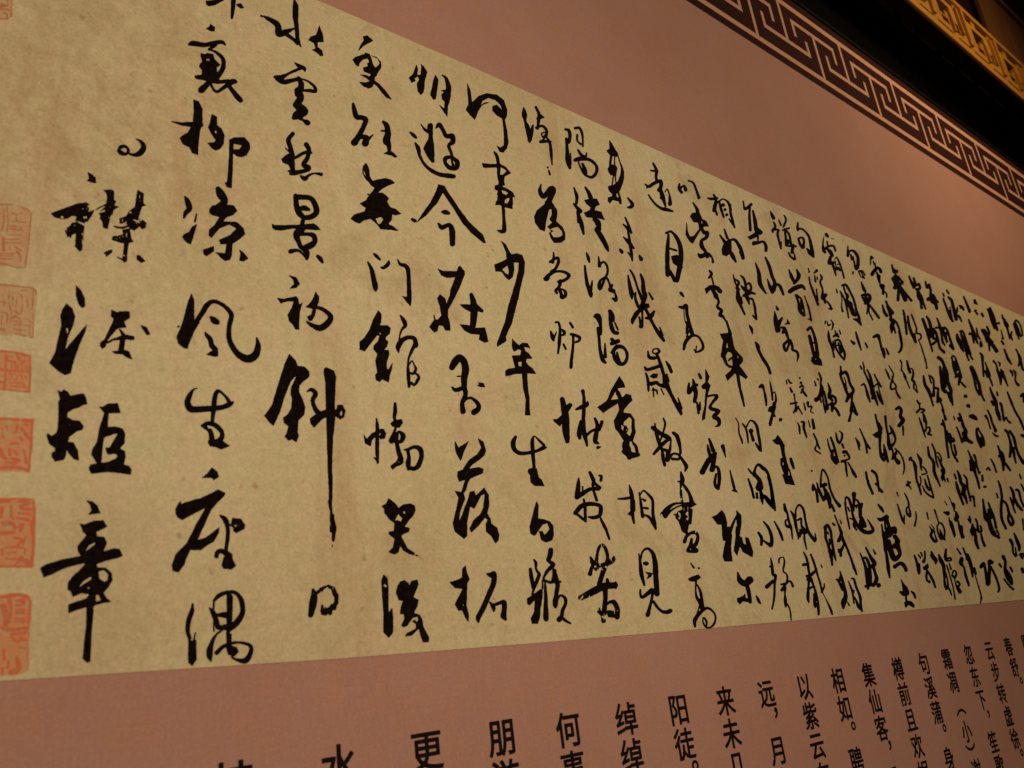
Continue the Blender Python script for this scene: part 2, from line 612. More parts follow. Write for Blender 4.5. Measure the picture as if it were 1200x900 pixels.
INK_DATA = """
i 991 2448 1346.0 31.8 382.8 -1096.1|s 0,11,17 8,29,40 24,40,30 39,33,27 41,16,33 30,0,30 12,0,47 1,8,37|s 44,9,17 58,7,27 76,13,47 95,30,67 107,56,63 105,78,50 94,91,30 76,97,10
q 735 1903 1433.7 44.6 328.3 -1187.3|p 133,400 151,395 166,382 168,357 152,356 132,357 140,370|p 0,157 44,192 98,233 131,248 145,244 144,216 141,166 130,146 107,150 93,149 100,172 79,168 65,152 44,142 16,143|p 138,200 165,220 156,191 141,156 131,167|p 70,112 82,135 101,145 130,132 128,94 126,19 118,9 98,26 99,93 85,79 80,62 69,63 57,92 62,107|p 200,331 232,343 244,338 244,294 253,290 245,266 266,267 244,244 241,222 233,213 228,183 223,143 204,145 201,176 190,187 192,201 186,210 212,228 209,238 189,221 211,253 217,294 212,321|s 172,224,8 191,243,13 211,261,17|p 342,377 369,365 368,317 381,306 363,297 351,246 349,231 367,229 382,219 381,193 365,182 355,194 332,166 314,172 295,195 272,185 270,209 297,228 309,256 332,284 337,330|h 319,221 343,222 358,216 355,208 340,211|s 249,164,10 278,165,20 310,183,13|p 284,156 314,172 320,124 330,109 312,101 307,71 305,8 295,0 287,11 291,67 292,92 274,91 242,96 244,114 273,125 288,136|h 268,116 276,123 274,110|s 267,18,7 282,13,13 297,6,13|p 210,23 226,41 245,50 244,36 222,9 218,21|p 345,47 358,49 382,27 365,16 347,27
i 762 1354 1516.2 51.5 229.2 -1307.3|p 81,399 101,380 118,344 120,312 109,302 95,317 84,353|p 50,309 72,293 84,258 80,222 64,172 54,106 96,178 130,231 124,192 105,136 94,91 84,46 79,12 59,0 32,14 0,43 19,91 26,141 36,211 30,250 36,280|h 53,198 60,206 63,178 57,180|p 222,315 245,308 259,316 295,321 298,292 274,271 284,246 253,237 242,226 210,172 205,146 193,134 183,145 185,162 199,176 229,259 232,279 223,284|s 251,189,33 276,201,50 311,202,47|s 258,232,17 273,209,43|s 221,175,10 237,184,27 254,189,23|s 194,157,33 215,167,23 229,177,17|s 271,189,60 266,143,67|p 230,128 250,134 266,143 283,143 298,138 310,106 290,110 273,122 242,120|p 341,268 368,261 381,231 368,226 351,249
i 768 961 1600.7 60.3 126.9 -1427.5|p 29,326 43,321 50,333 66,324 75,308 100,318 123,324 133,307 139,281 125,277 112,266 87,255 68,238 68,220 89,209 112,209 129,188 124,173 106,166 79,140 75,120 95,119 112,88 117,49 101,52 80,74 71,91 70,65 63,48 41,41 34,38 21,56 22,73 32,79 31,93 11,106 0,136 3,148 17,138 33,153 37,174 37,232 34,278 40,290|h 76,189 80,194 80,182|p 183,276 197,276 215,292 253,299 259,277 265,259 219,251 218,194 248,199 275,192 285,173 283,131 266,109 286,99 289,73 283,43 304,38 313,24 311,4 291,5 269,8 226,10 185,2 162,0 154,20 160,35 183,41 175,56 162,75 163,95 180,129 186,182 203,252|h 206,150 259,174 244,143 228,110 212,107 216,91 224,81 246,86 260,82 251,65 223,50 199,46 201,107
i 773 255 1678.2 62.8 -23.9 -1577.8|p 145,598 168,595 184,581 197,550 154,544 165,561 158,583|p 126,508 141,506 176,520 208,523 223,499 185,478 188,461 214,458 224,436 213,403 251,415 271,413 284,386 263,378 222,368 190,356 193,343 223,341 244,322 249,295 235,269 218,248 229,229 245,215 192,205 185,197 184,151 181,100 182,55 181,5 171,0 155,17 157,52 159,86 162,132 161,198 129,189 101,179 99,210 128,220 157,228 169,244 142,250 113,237 105,257 94,265 94,290 110,313 133,334 152,360 123,355 75,340 38,320 12,309 0,344 17,356 73,374 134,387 123,406 121,424 134,440 150,465 137,478|h 151,409 162,427 184,440 182,430 165,416 153,406|h 135,277 147,294 174,311 174,299 140,276 139,263|h 198,328 218,333 233,317 232,295 220,288 202,301|h 191,241 201,243 211,220 192,217|h 158,268 168,272 170,263
i 1393 3468 1078.9 -12.8 447.7 -881.8|p 0,43 26,58 99,113 95,96 49,40 15,15 2,21|s 150,139,57 145,70,50 139,0,27|p 165,104 189,123 206,102 189,87 167,95
i 1309 2943 1137.0 -7.2 415.9 -945.6|p 83,388 102,411 106,429 130,420 128,392 105,384|s 0,251,33 18,264,60 72,280,50 116,309,50 165,341,40 184,333,20|s 131,307,43 101,266,33|s 101,265,13 138,261,30 171,236,47 171,182,53 144,118,60|p 57,220 79,225 90,237 119,244 126,216 156,193 137,167 144,118 151,99 100,68 57,59 35,56 25,60 28,72 60,90 64,122 48,137 53,157 64,170 61,191 56,202|h 82,196 101,209 101,194 86,187|s 60,0,77 93,52,60 107,84,50|s 107,84,23 111,43,23 136,19,30 173,60,40 218,114,63 237,122,37|s 93,70,33 144,82,40 196,109,43|s 196,87,37 229,48,50 258,20,57 268,16,13
i 1697 3453 960.9 -41.2 400.1 -843.3|s 0,111,17 5,109,17|s 15,116,13 47,110,43 96,95,60 101,39,73 141,68,60 194,118,17|s 145,55,40 187,41,33 212,23,33|p 203,333 228,300 221,185 223,77 233,6 212,23 200,47 199,125 189,190 192,271|p 355,215 373,168 377,110 338,92 336,56 364,44 368,11 351,0 325,16 299,19 322,39 315,76 280,79 294,109 331,138
i 1765 2966 991.7 -41.8 367.3 -892.4|s 121,370,10 142,360,40 176,355,43 180,338,13|s 154,346,33 110,308,27 67,266,33 33,232,60 0,223,33|s 12,219,50 48,211,53 99,242,43 143,274,40|s 139,277,33 154,237,67 134,172,87|s 151,278,13 194,277,17 232,260,30 239,229,37 200,218,37 165,204,23|s 131,189,80 146,149,77 118,92,73|s 114,90,63 147,76,100 163,63,90 124,30,100 102,4,50|s 132,15,43 156,6,23 177,0,60 189,0,33
i 1222 2423 1172.5 -8.5 363.1 -1011.0|p 107,445 133,444 151,407 150,332 154,309 142,296 133,227 128,135 102,136 88,163 54,171 42,199 51,215 81,245 95,283 54,273 0,277 47,289 105,314 108,366|p 197,396 223,389 223,339 246,327 261,290 256,243 238,207 217,190 195,197 177,219 210,234 217,254 206,262 178,310 189,343|h 210,301 221,309 222,289 214,285|p 286,278 308,297 364,319 391,295 393,262 373,217 347,197 321,195 303,205 299,89 293,0 271,1 260,20 272,32 283,182 285,241|h 307,261 330,265 352,268 336,238 305,227
i 1784 2605 1028.4 -43.1 322.2 -954.8|s 71,257,47 45,212,50 51,174,53 65,118,50|p 0,78 33,116 54,131 77,122 73,103 74,34 102,35 57,1 33,16 50,30 39,57 7,59|s 26,152,10 54,131,17|s 77,109,30 128,157,37 162,178,33 178,174,13|s 147,217,57 162,187,50 147,128,50 125,86,50 153,73,60 131,48,43 73,17,50 49,4,27|s 105,10,17 129,0,50 155,30,27 189,52,17 227,58,37
i 1719 2133 1054.0 -46.3 273.5 -1011.8|s 140,344,67 181,357,57 226,361,57 248,326,63 250,284,67 216,249,60 175,233,50|s 137,352,50 139,302,60 152,256,67 175,237,50|s 154,283,33 182,293,60 210,291,27|s 175,229,40 166,193,50|p 0,149 17,148 86,165 141,182 231,215 251,208 270,188 245,180 188,170 109,153 46,124 16,120 3,128|s 164,168,83 131,126,73 145,81,50 152,58,43|s 139,128,40 195,143,40 227,143,57 234,112,57 208,81,77 168,58,50|s 167,54,57 186,35,57 185,2,37|s 96,20,53 128,34,33 151,30,23 185,2,27|s 245,29,37 261,16,47 272,0,20
i 1279 2018 1217.2 -9.8 293.7 -1094.0|s 10,291,13 22,268,57 31,233,60 15,206,50 6,176,17|s 64,212,10 57,172,20|p 65,158 55,111 38,46 16,53 0,75 6,91 29,108 45,142|s 168,382,50 182,355,100 199,321,83 167,272,100|p 125,256 140,280 189,302 245,311 263,288 241,258 209,238 191,209 258,224 293,198 300,169 271,134 249,113 235,98 231,36 223,12 199,0 179,12 155,34 200,40 206,91 180,84 171,103 187,116 222,141 258,189 222,201 173,166 146,124 135,106 122,114 125,149 149,175 174,228 140,229 125,237|p 95,32 145,64 145,38 111,3 98,11|p 270,76 291,66 313,41 290,19 269,19 275,55
i 1256 1526 1285.8 -6.5 212.3 -1198.2|p 64,291 76,262 76,164 91,156 101,155 75,102 56,51 47,19 32,20 7,36 0,68 19,119 31,162 40,206 50,249|s 88,159,50 114,206,60 137,249,57 166,272,43 200,266,43 233,243,47 249,214,57 237,159,53 236,102,60 254,56,60 283,25,73 324,14,93 359,37,93 374,82,73 369,125,20|s 153,189,33 169,176,73 182,170,57|s 126,111,13 133,98,37 149,80,57 155,53,60 174,36,50|p 132,5 155,26 178,40 185,24 183,4 161,0|s 5,117,20 10,119,13
i 1734 1730 1090.7 -48.3 215.7 -1082.3|p 68,286 106,283 124,251 104,227 69,215 93,245 87,270|p 0,149 33,151 102,178 113,163 114,137 135,153 118,103 109,33 110,3 91,0 77,23 59,39 53,71 73,109 89,151 55,143 18,125|p 208,226 227,203 223,171 208,140 198,95 181,65 165,59 155,80 178,96 188,128 149,131 178,161 199,197|s 208,142,33 247,136,43 285,108,57 271,71,73 226,33,73 180,38,43 153,53,17
i 1652 681 1131.0 -54.1 122.9 -1181.9|p 134,916 166,885 176,861 209,862 235,840 235,815 206,789 179,760 176,728 195,694 205,653 198,617 168,586 161,530 167,513 153,480 132,493 114,484 97,503 109,525 117,553 96,568 92,592 116,611 135,645 140,688 134,715 139,751 174,821 136,776 97,683 77,618 43,549 26,561 0,592 14,611 39,648 55,698 86,794 110,862|s 219,736,13 241,749,43 263,731,57 246,693,47 259,652,50 277,632,67|p 227,602 269,635 316,658 370,660 379,687 406,690 420,662 410,628 390,615 364,627 314,618 290,605 247,559 230,578|h 388,648 401,664 403,642 391,630|p 316,866 328,876 370,863 378,834 363,685 361,612 344,518 330,378 328,282 322,214 306,213 308,281 308,376 312,515 315,680 319,789 312,847|d 312,220,43 314,180,40 317,127,43 320,94,60 320,55,53 313,0,13
i 1304 1099 1326.0 -8.8 129.5 -1285.5|s 40,267,10 24,257,23 9,229,57 0,195,67 15,168,73 58,173,67 102,181,63 153,193,57 186,210,57 202,222,23|s 189,211,50 173,239,33 144,265,27 128,260,50 118,226,57 115,186,57 111,153,43 107,113,37|s 64,99,33 92,112,47 124,105,50 149,78,50 148,52,57 126,31,67 101,29,67|s 74,97,50 98,77,50 107,36,67|p 95,25 132,25 151,39 183,18 148,0 126,7 95,11|h 84,103 100,103 102,88 88,89|h 117,96 132,83 130,64 117,59 113,78
i 1244 576 1384.9 -8.4 25.6 -1397.3|p 164,439 188,422 194,400 172,385 165,394 121,392 145,413|p 12,256 21,274 34,292 35,277 118,306 191,344 223,330 218,318 190,292 159,254 102,129 135,138 177,171 195,184 192,159 171,123 147,111 117,88 73,88 56,53 51,31 25,0 3,6 0,28 14,71 59,117 100,199 138,266 82,234 41,211 21,221 13,238|s 199,234,17 220,217,60 229,190,50 231,154,47 222,88,43|p 251,224 289,221 306,197 304,179 269,160 254,169 257,184 282,194 245,196|s 238,196,17 257,187,23|s 182,64,50 188,82,50 213,82,60 234,64,83|p 203,26 212,58 246,73 252,46 264,23 245,8 212,12
q 1840 384 1198.6 -63.6 -46.8 -1355.3|s 17,106,33 21,81,73 12,45,83 0,0,57|d 39,93,37 68,114,40 103,116,40 123,90,50 124,53,60 97,17,77 62,12,73 60,34,33
i 1307 213 1423.4 -13.1 -84.8 -1501.7|s 20,238,13 17,208,50 5,176,57 0,138,47 8,105,40|p 3,100 17,96 34,98 35,22 19,0 3,14|s 31,125,10 25,98,17|s 109,249,33 130,268,47 172,279,43 202,272,47 223,239,57 225,193,60 200,155,73 170,134,73|s 106,249,20 105,215,17|s 88,219,13 103,199,57 114,170,60 123,142,60|s 104,187,13 106,126,13|s 123,189,43 153,188,67 170,179,50|s 170,270,57 171,190,67 164,117,43 163,79,33|s 184,264,8 182,201,10|s 123,139,40 152,140,67|s 176,111,13 174,78,13|s 140,130,23 111,109,27 93,72,57 87,40,73 92,13,17|s 116,43,50 145,66,43 193,77,27 235,71,30 259,56,43 255,28,53 234,4,67 198,10,30 177,22,17|p 154,63 169,70 199,57 207,40 189,24 163,32
i 2258 3341 857.7 -65.2 353.4 -810.7|p 87,390 118,409 154,391 118,352 81,314 47,267 62,310 90,365|p 0,182 21,209 87,259 93,272 122,275 130,253 141,206 155,191 177,216 191,238 178,269 132,269 171,276 199,252 196,209 173,168 160,137 144,114 142,93 180,78 212,51 240,21 253,4 218,0 186,30 159,59 136,70 124,40 98,19 65,20 37,37 81,52 112,75 94,88 46,93 76,105 110,108 121,130 73,130 72,155 105,180 102,199 117,211 110,238 74,217 53,187 36,149 17,156
i 2233 2934 880.7 -69.4 312.8 -862.8|s 8,271,27 13,229,50 26,190,57 59,198,50 85,193,57 69,144,50 36,74,57 0,9,77|s 35,60,43 78,70,57 70,29,77|s 86,54,33 108,83,23 125,105,10|s 205,224,30 226,207,57 231,155,67 217,101,90 228,76,57 230,28,37|p 187,2 226,31 255,32 282,12 267,0 243,8 214,3|s 186,155,13 213,165,17
i 2174 2425 908.6 -72.4 272.2 -917.4|s 121,395,23 125,359,57 131,319,43 147,292,40|s 108,381,13 100,332,12 125,294,13|p 125,294 157,300 200,323 245,346 283,349 307,333 255,298 215,267 184,230 217,240 244,230 257,215 241,192 262,162 299,159 331,140 296,121 272,119 264,80 238,46 270,41 301,23 258,16 184,3 166,26 129,51 87,31 54,0 28,1 0,15 27,49 91,85 102,111 66,127 106,161 132,205 172,259 145,269|h 157,59 195,81 212,70 191,38 172,28
i 2262 1992 916.8 -80.2 219.8 -967.9|s 34,635,17|s 42,268,17 59,257,37 78,242,17|s 0,209,13 21,167,40 30,110,53 35,69,57 36,44,13|s 134,245,20 128,226,43 99,198,33 83,194,17|s 194,270,10 208,245,33 240,244,40 257,222,50 257,169,47 253,107,47 250,46,47 250,4,13|p 204,50 227,50 261,66 260,32 252,0 229,21
i 2175 1519 953.2 -83.0 165.6 -1037.8|p 129,406 148,389 141,343 131,321 179,328 198,317 189,282 165,262 159,245 176,236 165,206 146,185 176,187 175,159 157,117 154,77 167,79 192,118 184,81 168,40 161,7 140,12 123,18 105,1 85,9 82,35 96,53 89,114 105,156 85,177 84,196 115,229 126,263 109,260 75,215 29,158 0,163 4,207 35,236 68,285 94,347|h 125,279 136,281 135,269 126,268|s 266,404,10 286,378,47 293,350,43 273,326,27 256,294,15 245,251,17|s 237,185,13 236,217,57 266,259,57 309,283,43 346,281,47 351,244,57|s 353,261,47 320,206,37 298,162,23 288,112,27 286,56,43 284,0,27|s 294,121,17 316,149,13 330,127,13 337,103,27 316,76,27 294,81,13|s 326,86,17 351,65,30 340,39,40 319,13,23 302,22,27 292,13,23
i 2165 1062 993.4 -87.0 94.0 -1122.9|s 80,259,13 82,218,37 76,144,43 71,85,40 70,31,20|s 52,55,10 69,42,20|p 0,170 17,146 47,178 73,192 94,205 117,208 132,186 120,159 94,153 91,167 106,191 76,173 45,141 36,112 7,124|s 199,352,30 196,313,43 188,274,37 195,248,17|p 162,241 187,263 231,271 236,252 214,224 188,225 171,227|s 198,237,23 177,190,33 161,151,67|s 169,152,50 189,187,33 212,201,33 231,184,57 220,156,50 202,147,33|s 203,200,23 190,154,43 195,110,47 207,59,60|p 141,18 176,42 196,73 223,45 209,31 174,16 152,0|h 185,44 197,45 192,36|s 229,109,10 250,110,33 256,77,40 248,39,57 245,6,17|s 250,110,33 295,129,37 329,120,57 334,83,50 312,36,57 284,14,43 250,17,43
i 2240 639 1018.3 -93.3 22.1 -1197.1|p 42,278 82,252 95,231 123,250 166,257 190,248 194,223 176,194 149,172 121,140 150,134 144,116 114,105 97,95 107,74 128,36 167,12 164,2 133,9 102,26 88,50 76,16 52,6 20,18 47,40 59,81 29,104 31,115 58,118 66,157 35,177 13,204 13,225 0,238 25,250|h 90,203 113,182 103,164 83,171 66,167|h 118,215 133,218 132,206 121,203|s 174,2,10 182,0,13
i 2201 232 1048.1 -98.5 -53.0 -1275.7|p 22,318 42,300 43,267 35,144 55,165 58,123 50,53 27,33 0,59 7,138 8,267 9,294|h 15,271 28,277 40,263 23,259|p 112,285 136,290 159,274 153,251 176,287 209,291 214,269 177,210 208,196 197,169 174,137 205,126 219,102 220,76 249,19 245,0 212,0 200,38 195,64 152,35 116,34 125,46 179,65 181,85 162,99 175,105 192,117 168,118 132,81 112,74 99,83 120,114 118,133 98,137 105,170 119,195 96,199 83,233 94,265|h 171,111 193,122 197,104 186,94
i 2655 3379 767.8 -83.2 321.1 -771.9|p 69,310 76,281 64,232 94,245 107,316 103,331 124,323 147,290 124,226 102,120 78,89 59,108 57,165 79,207 65,222 45,176 16,153 0,184 34,225|h 41,196 71,225 79,201 52,176|p 211,293 232,266 212,187 192,103 174,91 153,119 174,182 188,242|s 266,317,13 293,308,33 305,269,50 309,238,60 294,177,67|p 244,191 281,210 322,221 316,175 299,119 284,86 270,0 249,24 216,70 252,52 264,111 244,124 242,156 268,188
i 2624 2924 787.1 -87.4 287.2 -817.1|s 0,232,13 20,221,37 39,207,27|s 31,165,17 49,131,43 55,88,30 78,41,27 121,11,33 193,0,43 291,19,47 302,20,17|p 86,322 115,302 131,297 141,342 169,360 180,347 167,264 171,204 159,74 142,65 110,102 89,145 103,180 134,232 138,269 103,282|s 198,332,10 229,370,50 253,342,40 276,304,50 321,320,60 322,278,60 287,240,37 296,197,33 306,164,23|s 303,163,27 251,135,47 244,97,37 276,75,47 327,94,57 338,139,50 302,158,37|s 295,145,17 301,106,27
i 2580 2464 801.1 -93.7 245.0 -865.0|p 216,384 260,388 287,347 351,262 417,188 518,122 535,72 516,69 429,113 371,165 308,254 244,338 192,250 99,137 31,76 57,116 139,234 196,334|s 0,86,27 16,81,37|s 223,199,17 247,203,50 272,203,33|s 185,109,17 210,90,50 265,122,43 282,83,67 275,0,60
i 2628 1860 823.9 -101.7 183.9 -935.0|p 100,409 134,403 238,425 250,456 264,466 294,438 291,414 234,305 170,202 141,161 135,116 145,74 142,32 110,29 94,56 64,50 51,14 30,1 0,30 39,80 63,85 91,116 87,168 73,218 96,247 129,229 134,190 167,255 176,293 223,385 160,366 120,371|s 40,106,8 42,63,17|s 325,293,40 334,244,73 331,180,83 318,124,73 302,76,67|p 230,212 306,225 360,240 403,208 396,193 364,194 300,181 261,193|p 216,85 278,89 328,81 399,98 408,50 413,11 385,0 345,13 355,45 292,39 243,52
i 2742 1419 842.1 -108.6 128.8 -995.3|s 14,251,67 44,293,83 77,320,67 103,294,77 108,252,77 91,199,73 85,148,60 89,107,50 74,63,33|s 42,202,8 62,205,13|s 0,133,13 23,119,43 74,138,50|s 77,89,33 57,45,47 58,0,57|s 85,73,23 126,86,27 167,58,43 168,29,57 135,4,67|p 185,186 225,187 235,163 201,159 177,166 193,175
i 2657 703 878.4 -116.3 48.0 -1088.3|p 67,540 86,507 158,548 123,494 92,435 72,466 62,497|p 225,572 262,553 272,505 256,476 213,445 165,418 138,393 208,409 240,399 232,375 181,357 141,339 123,315 104,276 88,260 94,230 76,202 53,161 36,101 65,146 118,238 132,269 161,274 167,248 231,297 255,259 251,197 231,158 251,128 252,102 288,83 297,46 288,15 266,0 243,37 212,60 213,97 231,124 213,135 164,89 113,54 104,73 135,118 182,149 211,188 232,266 200,249 148,179 122,193 91,102 83,36 62,21 8,56 0,100 25,160 53,235 34,268 75,265 100,314 107,333 68,321 58,349 65,375 100,387 144,440 208,480 242,519
i 2602 308 916.9 -123.4 -39.3 -1185.7|p 109,282 113,243 126,211 107,190 88,82 97,33 91,3 76,24 59,63 37,60 19,92 77,166 29,171 0,199 56,212 79,222 85,264|h 65,90 74,90 69,72|s 241,237,13 269,229,63 288,233,63 277,189,60 235,126,60 190,64,57 157,24,57 153,0,17|s 240,94,13 259,68,50 259,47,13|s 266,79,37 305,88,37 333,87,60 327,44,57 319,23,67 330,5,33
i 3086 3264 687.5 -98.9 286.6 -739.7|p 40,454 59,394 60,311 123,386 203,442 292,467 351,444 368,370 358,320 333,282 339,199 338,109 315,46 279,6 248,0 229,38 259,35 294,66 313,190 313,285 267,291 234,317 239,353 280,381 307,357 283,405 209,398 169,371 218,379 151,330 107,268 66,180 29,204 0,232 27,281|h 156,366 210,408 273,418 313,394 325,353 280,381 218,373 173,356 131,317
i 3169 2638 704.2 -106.1 243.4 -792.8|s 117,607,16 136,580,37 136,510,35 130,440,35 134,373,35|p 0,482 73,502 153,529 200,523 238,488 178,443 167,401 168,375 137,357 184,355 230,339 246,310 183,287 153,263 141,233 175,234 222,290 209,211 171,208 130,221 66,198 80,231 112,258 93,285 107,314 76,317 83,345 117,364 125,421 131,496 5,452|h 154,508 192,503 205,490 165,451 140,443|h 133,331 175,331 193,324 171,300 138,303|s 117,292,45 110,240,53 130,221,40 174,226,48 204,268,35|s 211,312,35 205,243,35|p 120,218 145,226 136,132 130,32 117,13 83,0 53,13 97,30 113,126
i 3104 1850 731.6 -113.4 190.4 -861.9|p 138,733 174,718 199,669 211,656 261,676 303,674 317,625 296,541 265,471 236,402 218,352 176,260 135,169 88,94 77,78 77,49 0,0 3,22 45,102 87,175 131,289 179,390 220,476 250,546 265,613 221,603 218,554 195,494 163,468 138,481 112,514 61,504 60,548 117,581 168,613 170,661 154,705|h 114,530 165,569 172,536 164,503 138,508
i 3141 1447 747.5 -122.0 135.0 -923.0|p 88,474 117,450 137,439 168,462 210,465 226,438 173,437 182,409 208,399 230,369 183,362 174,335 190,319 223,302 244,273 172,269 162,182 162,111 153,39 154,1 112,0 120,36 134,93 126,177 131,260 71,248 0,224 4,259 27,274 82,289 76,331 72,363 136,376 150,408 129,415 90,394 80,415|h 111,329 143,337 133,303 111,304
i 3135 1029 768.5 -130.9 70.2 -994.9|s 22,276,35 0,244,53 2,204,48 41,183,40 111,191,35 184,211,35 222,227,45 250,234,13|s 235,246,27 196,277,21 168,295,13 147,263,40 141,208,40 137,154,37 134,100,35|p 117,102 152,101 160,49 180,36 195,1 117,0 95,19 95,58 81,77 90,94
i 3178 709 780.7 -138.1 19.5 -1047.2|p 76,229 88,210 70,132 110,130 155,118 177,96 177,74 171,38 153,13 108,0 76,12 64,62 89,63 102,41 127,57 147,76 136,108 100,101 70,75 39,43 21,37 0,49 1,86 20,125 52,189
i 3093 269 799.9 -143.7 -31.4 -1103.7|s 220,399,53 211,374,59 192,343,48|s 195,336,32 222,317,53 178,287,40 153,263,27 131,233,19 121,191,13|s 84,346,16 97,328,35 92,297,21 108,270,35 101,252,40 63,198,29 42,163,13|s 51,295,32 52,252,43 55,198,35|p 1,141 57,165 106,188 120,185 112,143 90,96 77,44 55,12 15,14 12,41 42,74 56,133 15,108 0,114|s 146,226,19 139,166,35 130,106,45 119,42,61 122,24,21|s 139,236,27 159,229,29 192,222,29 212,243,40 233,286,27|s 225,286,45 226,249,61 236,212,48 219,164,48 200,110,59 199,89,21|s 187,221,16 260,224,21|s 216,127,16 246,151,21 278,137,35 277,107,37 248,72,40 234,42,40 214,25,59|s 233,36,27 263,14,27 294,0,13
i 3611 3236 625.6 -109.7 260.9 -711.9|s 6,485,11 3,427,59 0,375,27 13,329,45 18,266,48 14,209,19|s 71,364,16 44,294,45 17,229,45|s 128,537,27 147,492,29 140,451,37 123,388,27 112,356,32|s 122,440,19 193,476,13|p 143,500 198,479 143,438|s 102,357,27 162,393,24 197,378,27 195,340,29 155,297,16 143,321,11 175,346,8|s 192,325,21 152,277,16 120,247,29 183,274,29 220,283,27|s 190,309,13 213,271,29 210,186,32 202,90,11|s 154,52,21|s 159,31,13 164,0,19
i 3563 2690 644.6 -118.0 215.6 -770.4|s 110,433,13 90,378,40 120,344,53 203,427,67 221,410,53 155,310,59 141,262,53|p 129,311 184,328 226,269 221,233 198,174 251,149 271,107 261,53 222,23 150,0 129,27 116,66 162,91 136,92 136,62 152,41 207,56 243,82 245,117 212,139 178,125 132,100 112,112 163,156 141,175 170,218 178,264 151,256 116,177 78,68 36,70 3,111 0,153 36,214 114,280
i 3575 2294 658.5 -123.4 183.1 -811.7|s 119,320,11 113,279,24 99,242,27|s 76,241,27 143,286,29 154,264,32 118,205,32 71,169,29|s 0,104,27 20,109,59 45,139,40 113,179,24 187,195,29 231,177,37 186,134,32 120,107,27|s 142,116,40 124,75,32 87,38,32 93,20,27|s 112,64,27 130,27,35 135,0,45 169,19,37 170,52,27 131,60,13
i 3561 1808 671.3 -129.4 146.8 -855.0|s 0,220,13 9,187,40 14,161,19|s 50,225,11 19,177,19|s 58,293,19 82,294,21 86,247,29 65,166,35 37,77,16|s 94,253,13 117,241,35 118,222,29 86,208,19|s 99,148,19 111,119,21|s 186,313,21 206,285,27|s 180,232,27 216,231,32 255,222,32 239,195,29 206,182,21|s 197,227,29 182,154,27 154,72,32 132,0,35
i 3476 1298 682.7 -139.1 90.9 -914.2|s 99,285,48 104,227,67 105,162,80 91,89,80 92,18,45|s 97,190,53 151,247,53 167,256,27|p 0,148 27,147 87,189 83,146 48,106 6,131|s 291,361,40 292,316,32 281,262,40 259,178,40 248,104,45 253,32,35|s 206,231,21 259,252,48 308,272,45 317,292,19|s 230,157,27 194,77,32 202,45,19|s 191,62,32 228,102,32|s 209,89,40 200,49,35|s 240,125,48 248,67,48 254,3,19|s 263,69,27 315,103,29 380,124,27|s 363,189,27 373,138,45 333,46,53 359,26,16|s 386,117,32 421,172,40|s 348,0,35 372,5,11
i 3545 732 695.5 -147.7 37.6 -971.2|s 70,360,13 58,315,45 40,259,59|s 93,310,16 89,289,19|s 33,245,53 84,268,53 158,299,40 226,302,40|s 174,401,32 191,363,45 204,336,27 238,310,40|s 185,335,32 181,293,27 196,231,27|s 87,234,19 87,180,32 74,105,27|s 0,150,48 59,192,53 129,208,45 205,204,40 220,184,45 201,142,40 150,127,40 108,129,19|s 12,144,27 62,112,27|s 206,122,21 225,75,29|s 209,112,27 236,58,32 252,0,19|s 250,388,16 268,382,27 258,356,29
q 3493 271 708.7 -157.4 -24.9 -1035.5|s 157,293,59 176,358,29 206,411,32 239,427,32 261,397,37 263,344,40 215,279,53 161,203,53|s 124,355,19 139,319,53 174,306,40 253,318,53 305,337,53 319,357,21|s 99,261,45 127,306,32|s 0,131,59 96,160,80 195,189,80 291,193,67|s 232,227,32 238,188,53|s 300,209,21 293,180,32|s 205,189,59 195,125,48 172,62,53 153,0,48|s 132,70,11 148,19,32|s 170,75,27 222,98,32 260,97,53 279,58,53 269,14,53|s 208,36,80 253,27,67|s 119,52,19 151,32,40
i 3980 3351 579.4 -117.7 239.3 -692.2|s 30,338,21 65,341,35 67,293,35 43,232,32|s 22,258,19 14,169,35 0,69,48 10,7,27|s 42,140,13 20,38,27|s 137,387,27 187,406,27 206,354,24 188,249,19|s 147,332,19 139,280,19 170,262,21|s 128,199,16 161,162,32 210,174,13|s 215,200,13 202,167,13|s 79,96,37 130,123,48 228,151,32 295,130,27 294,71,35 232,3,32 162,0,21 125,45,16 111,88,13|s 151,87,27 170,41,37 176,14,19
i 3968 2763 587.4 -124.4 207.6 -729.5|s 30,435,16 44,370,35 29,311,27|s 0,298,19 54,255,45|s 31,248,32 25,166,40|s 151,477,21 181,430,45 195,360,53|p 116,364 203,400 253,414 273,374 225,341 207,308 278,314 297,255 229,250 109,223 91,252 158,294 175,322 133,337|s 31,221,27 45,153,45 51,75,21|s 184,228,32 220,211,67 214,154,59|h 182,180 199,188 194,165 183,164|s 195,149,48 239,88,53 267,32,45 279,0,16
i 3971 2356 598.1 -131.3 172.9 -771.6|s 45,336,11 54,299,32 58,269,16|s 6,227,16 0,148,32 2,81,37 18,25,45 18,0,21|s 55,127,11 29,53,32|s 161,334,13 157,262,35|s 159,271,24 206,305,19 234,281,24 228,226,24 188,173,27 129,83,27 115,97,37 137,145,27 202,185,19 227,147,21 235,106,29 266,95,27|s 253,136,27 221,94,37 268,78,19 267,26,35 235,32,19
i 3990 1888 606.4 -138.2 137.5 -811.6|s 0,323,27 34,329,67 46,278,37 36,202,19|s 15,243,27 9,165,27 1,83,32 9,20,45 31,0,27|s 59,141,11 40,41,35|s 163,392,45 184,362,45 182,328,32|s 153,373,19 151,289,45 168,242,40 201,239,40|s 195,314,13 213,266,19|s 132,182,35 162,171,35|s 128,152,45 195,180,45|s 118,86,40 174,135,45 241,138,35 264,92,32 227,29,37 167,12,35 131,47,40 131,96,32|s 164,93,19 165,52,32 176,25,27
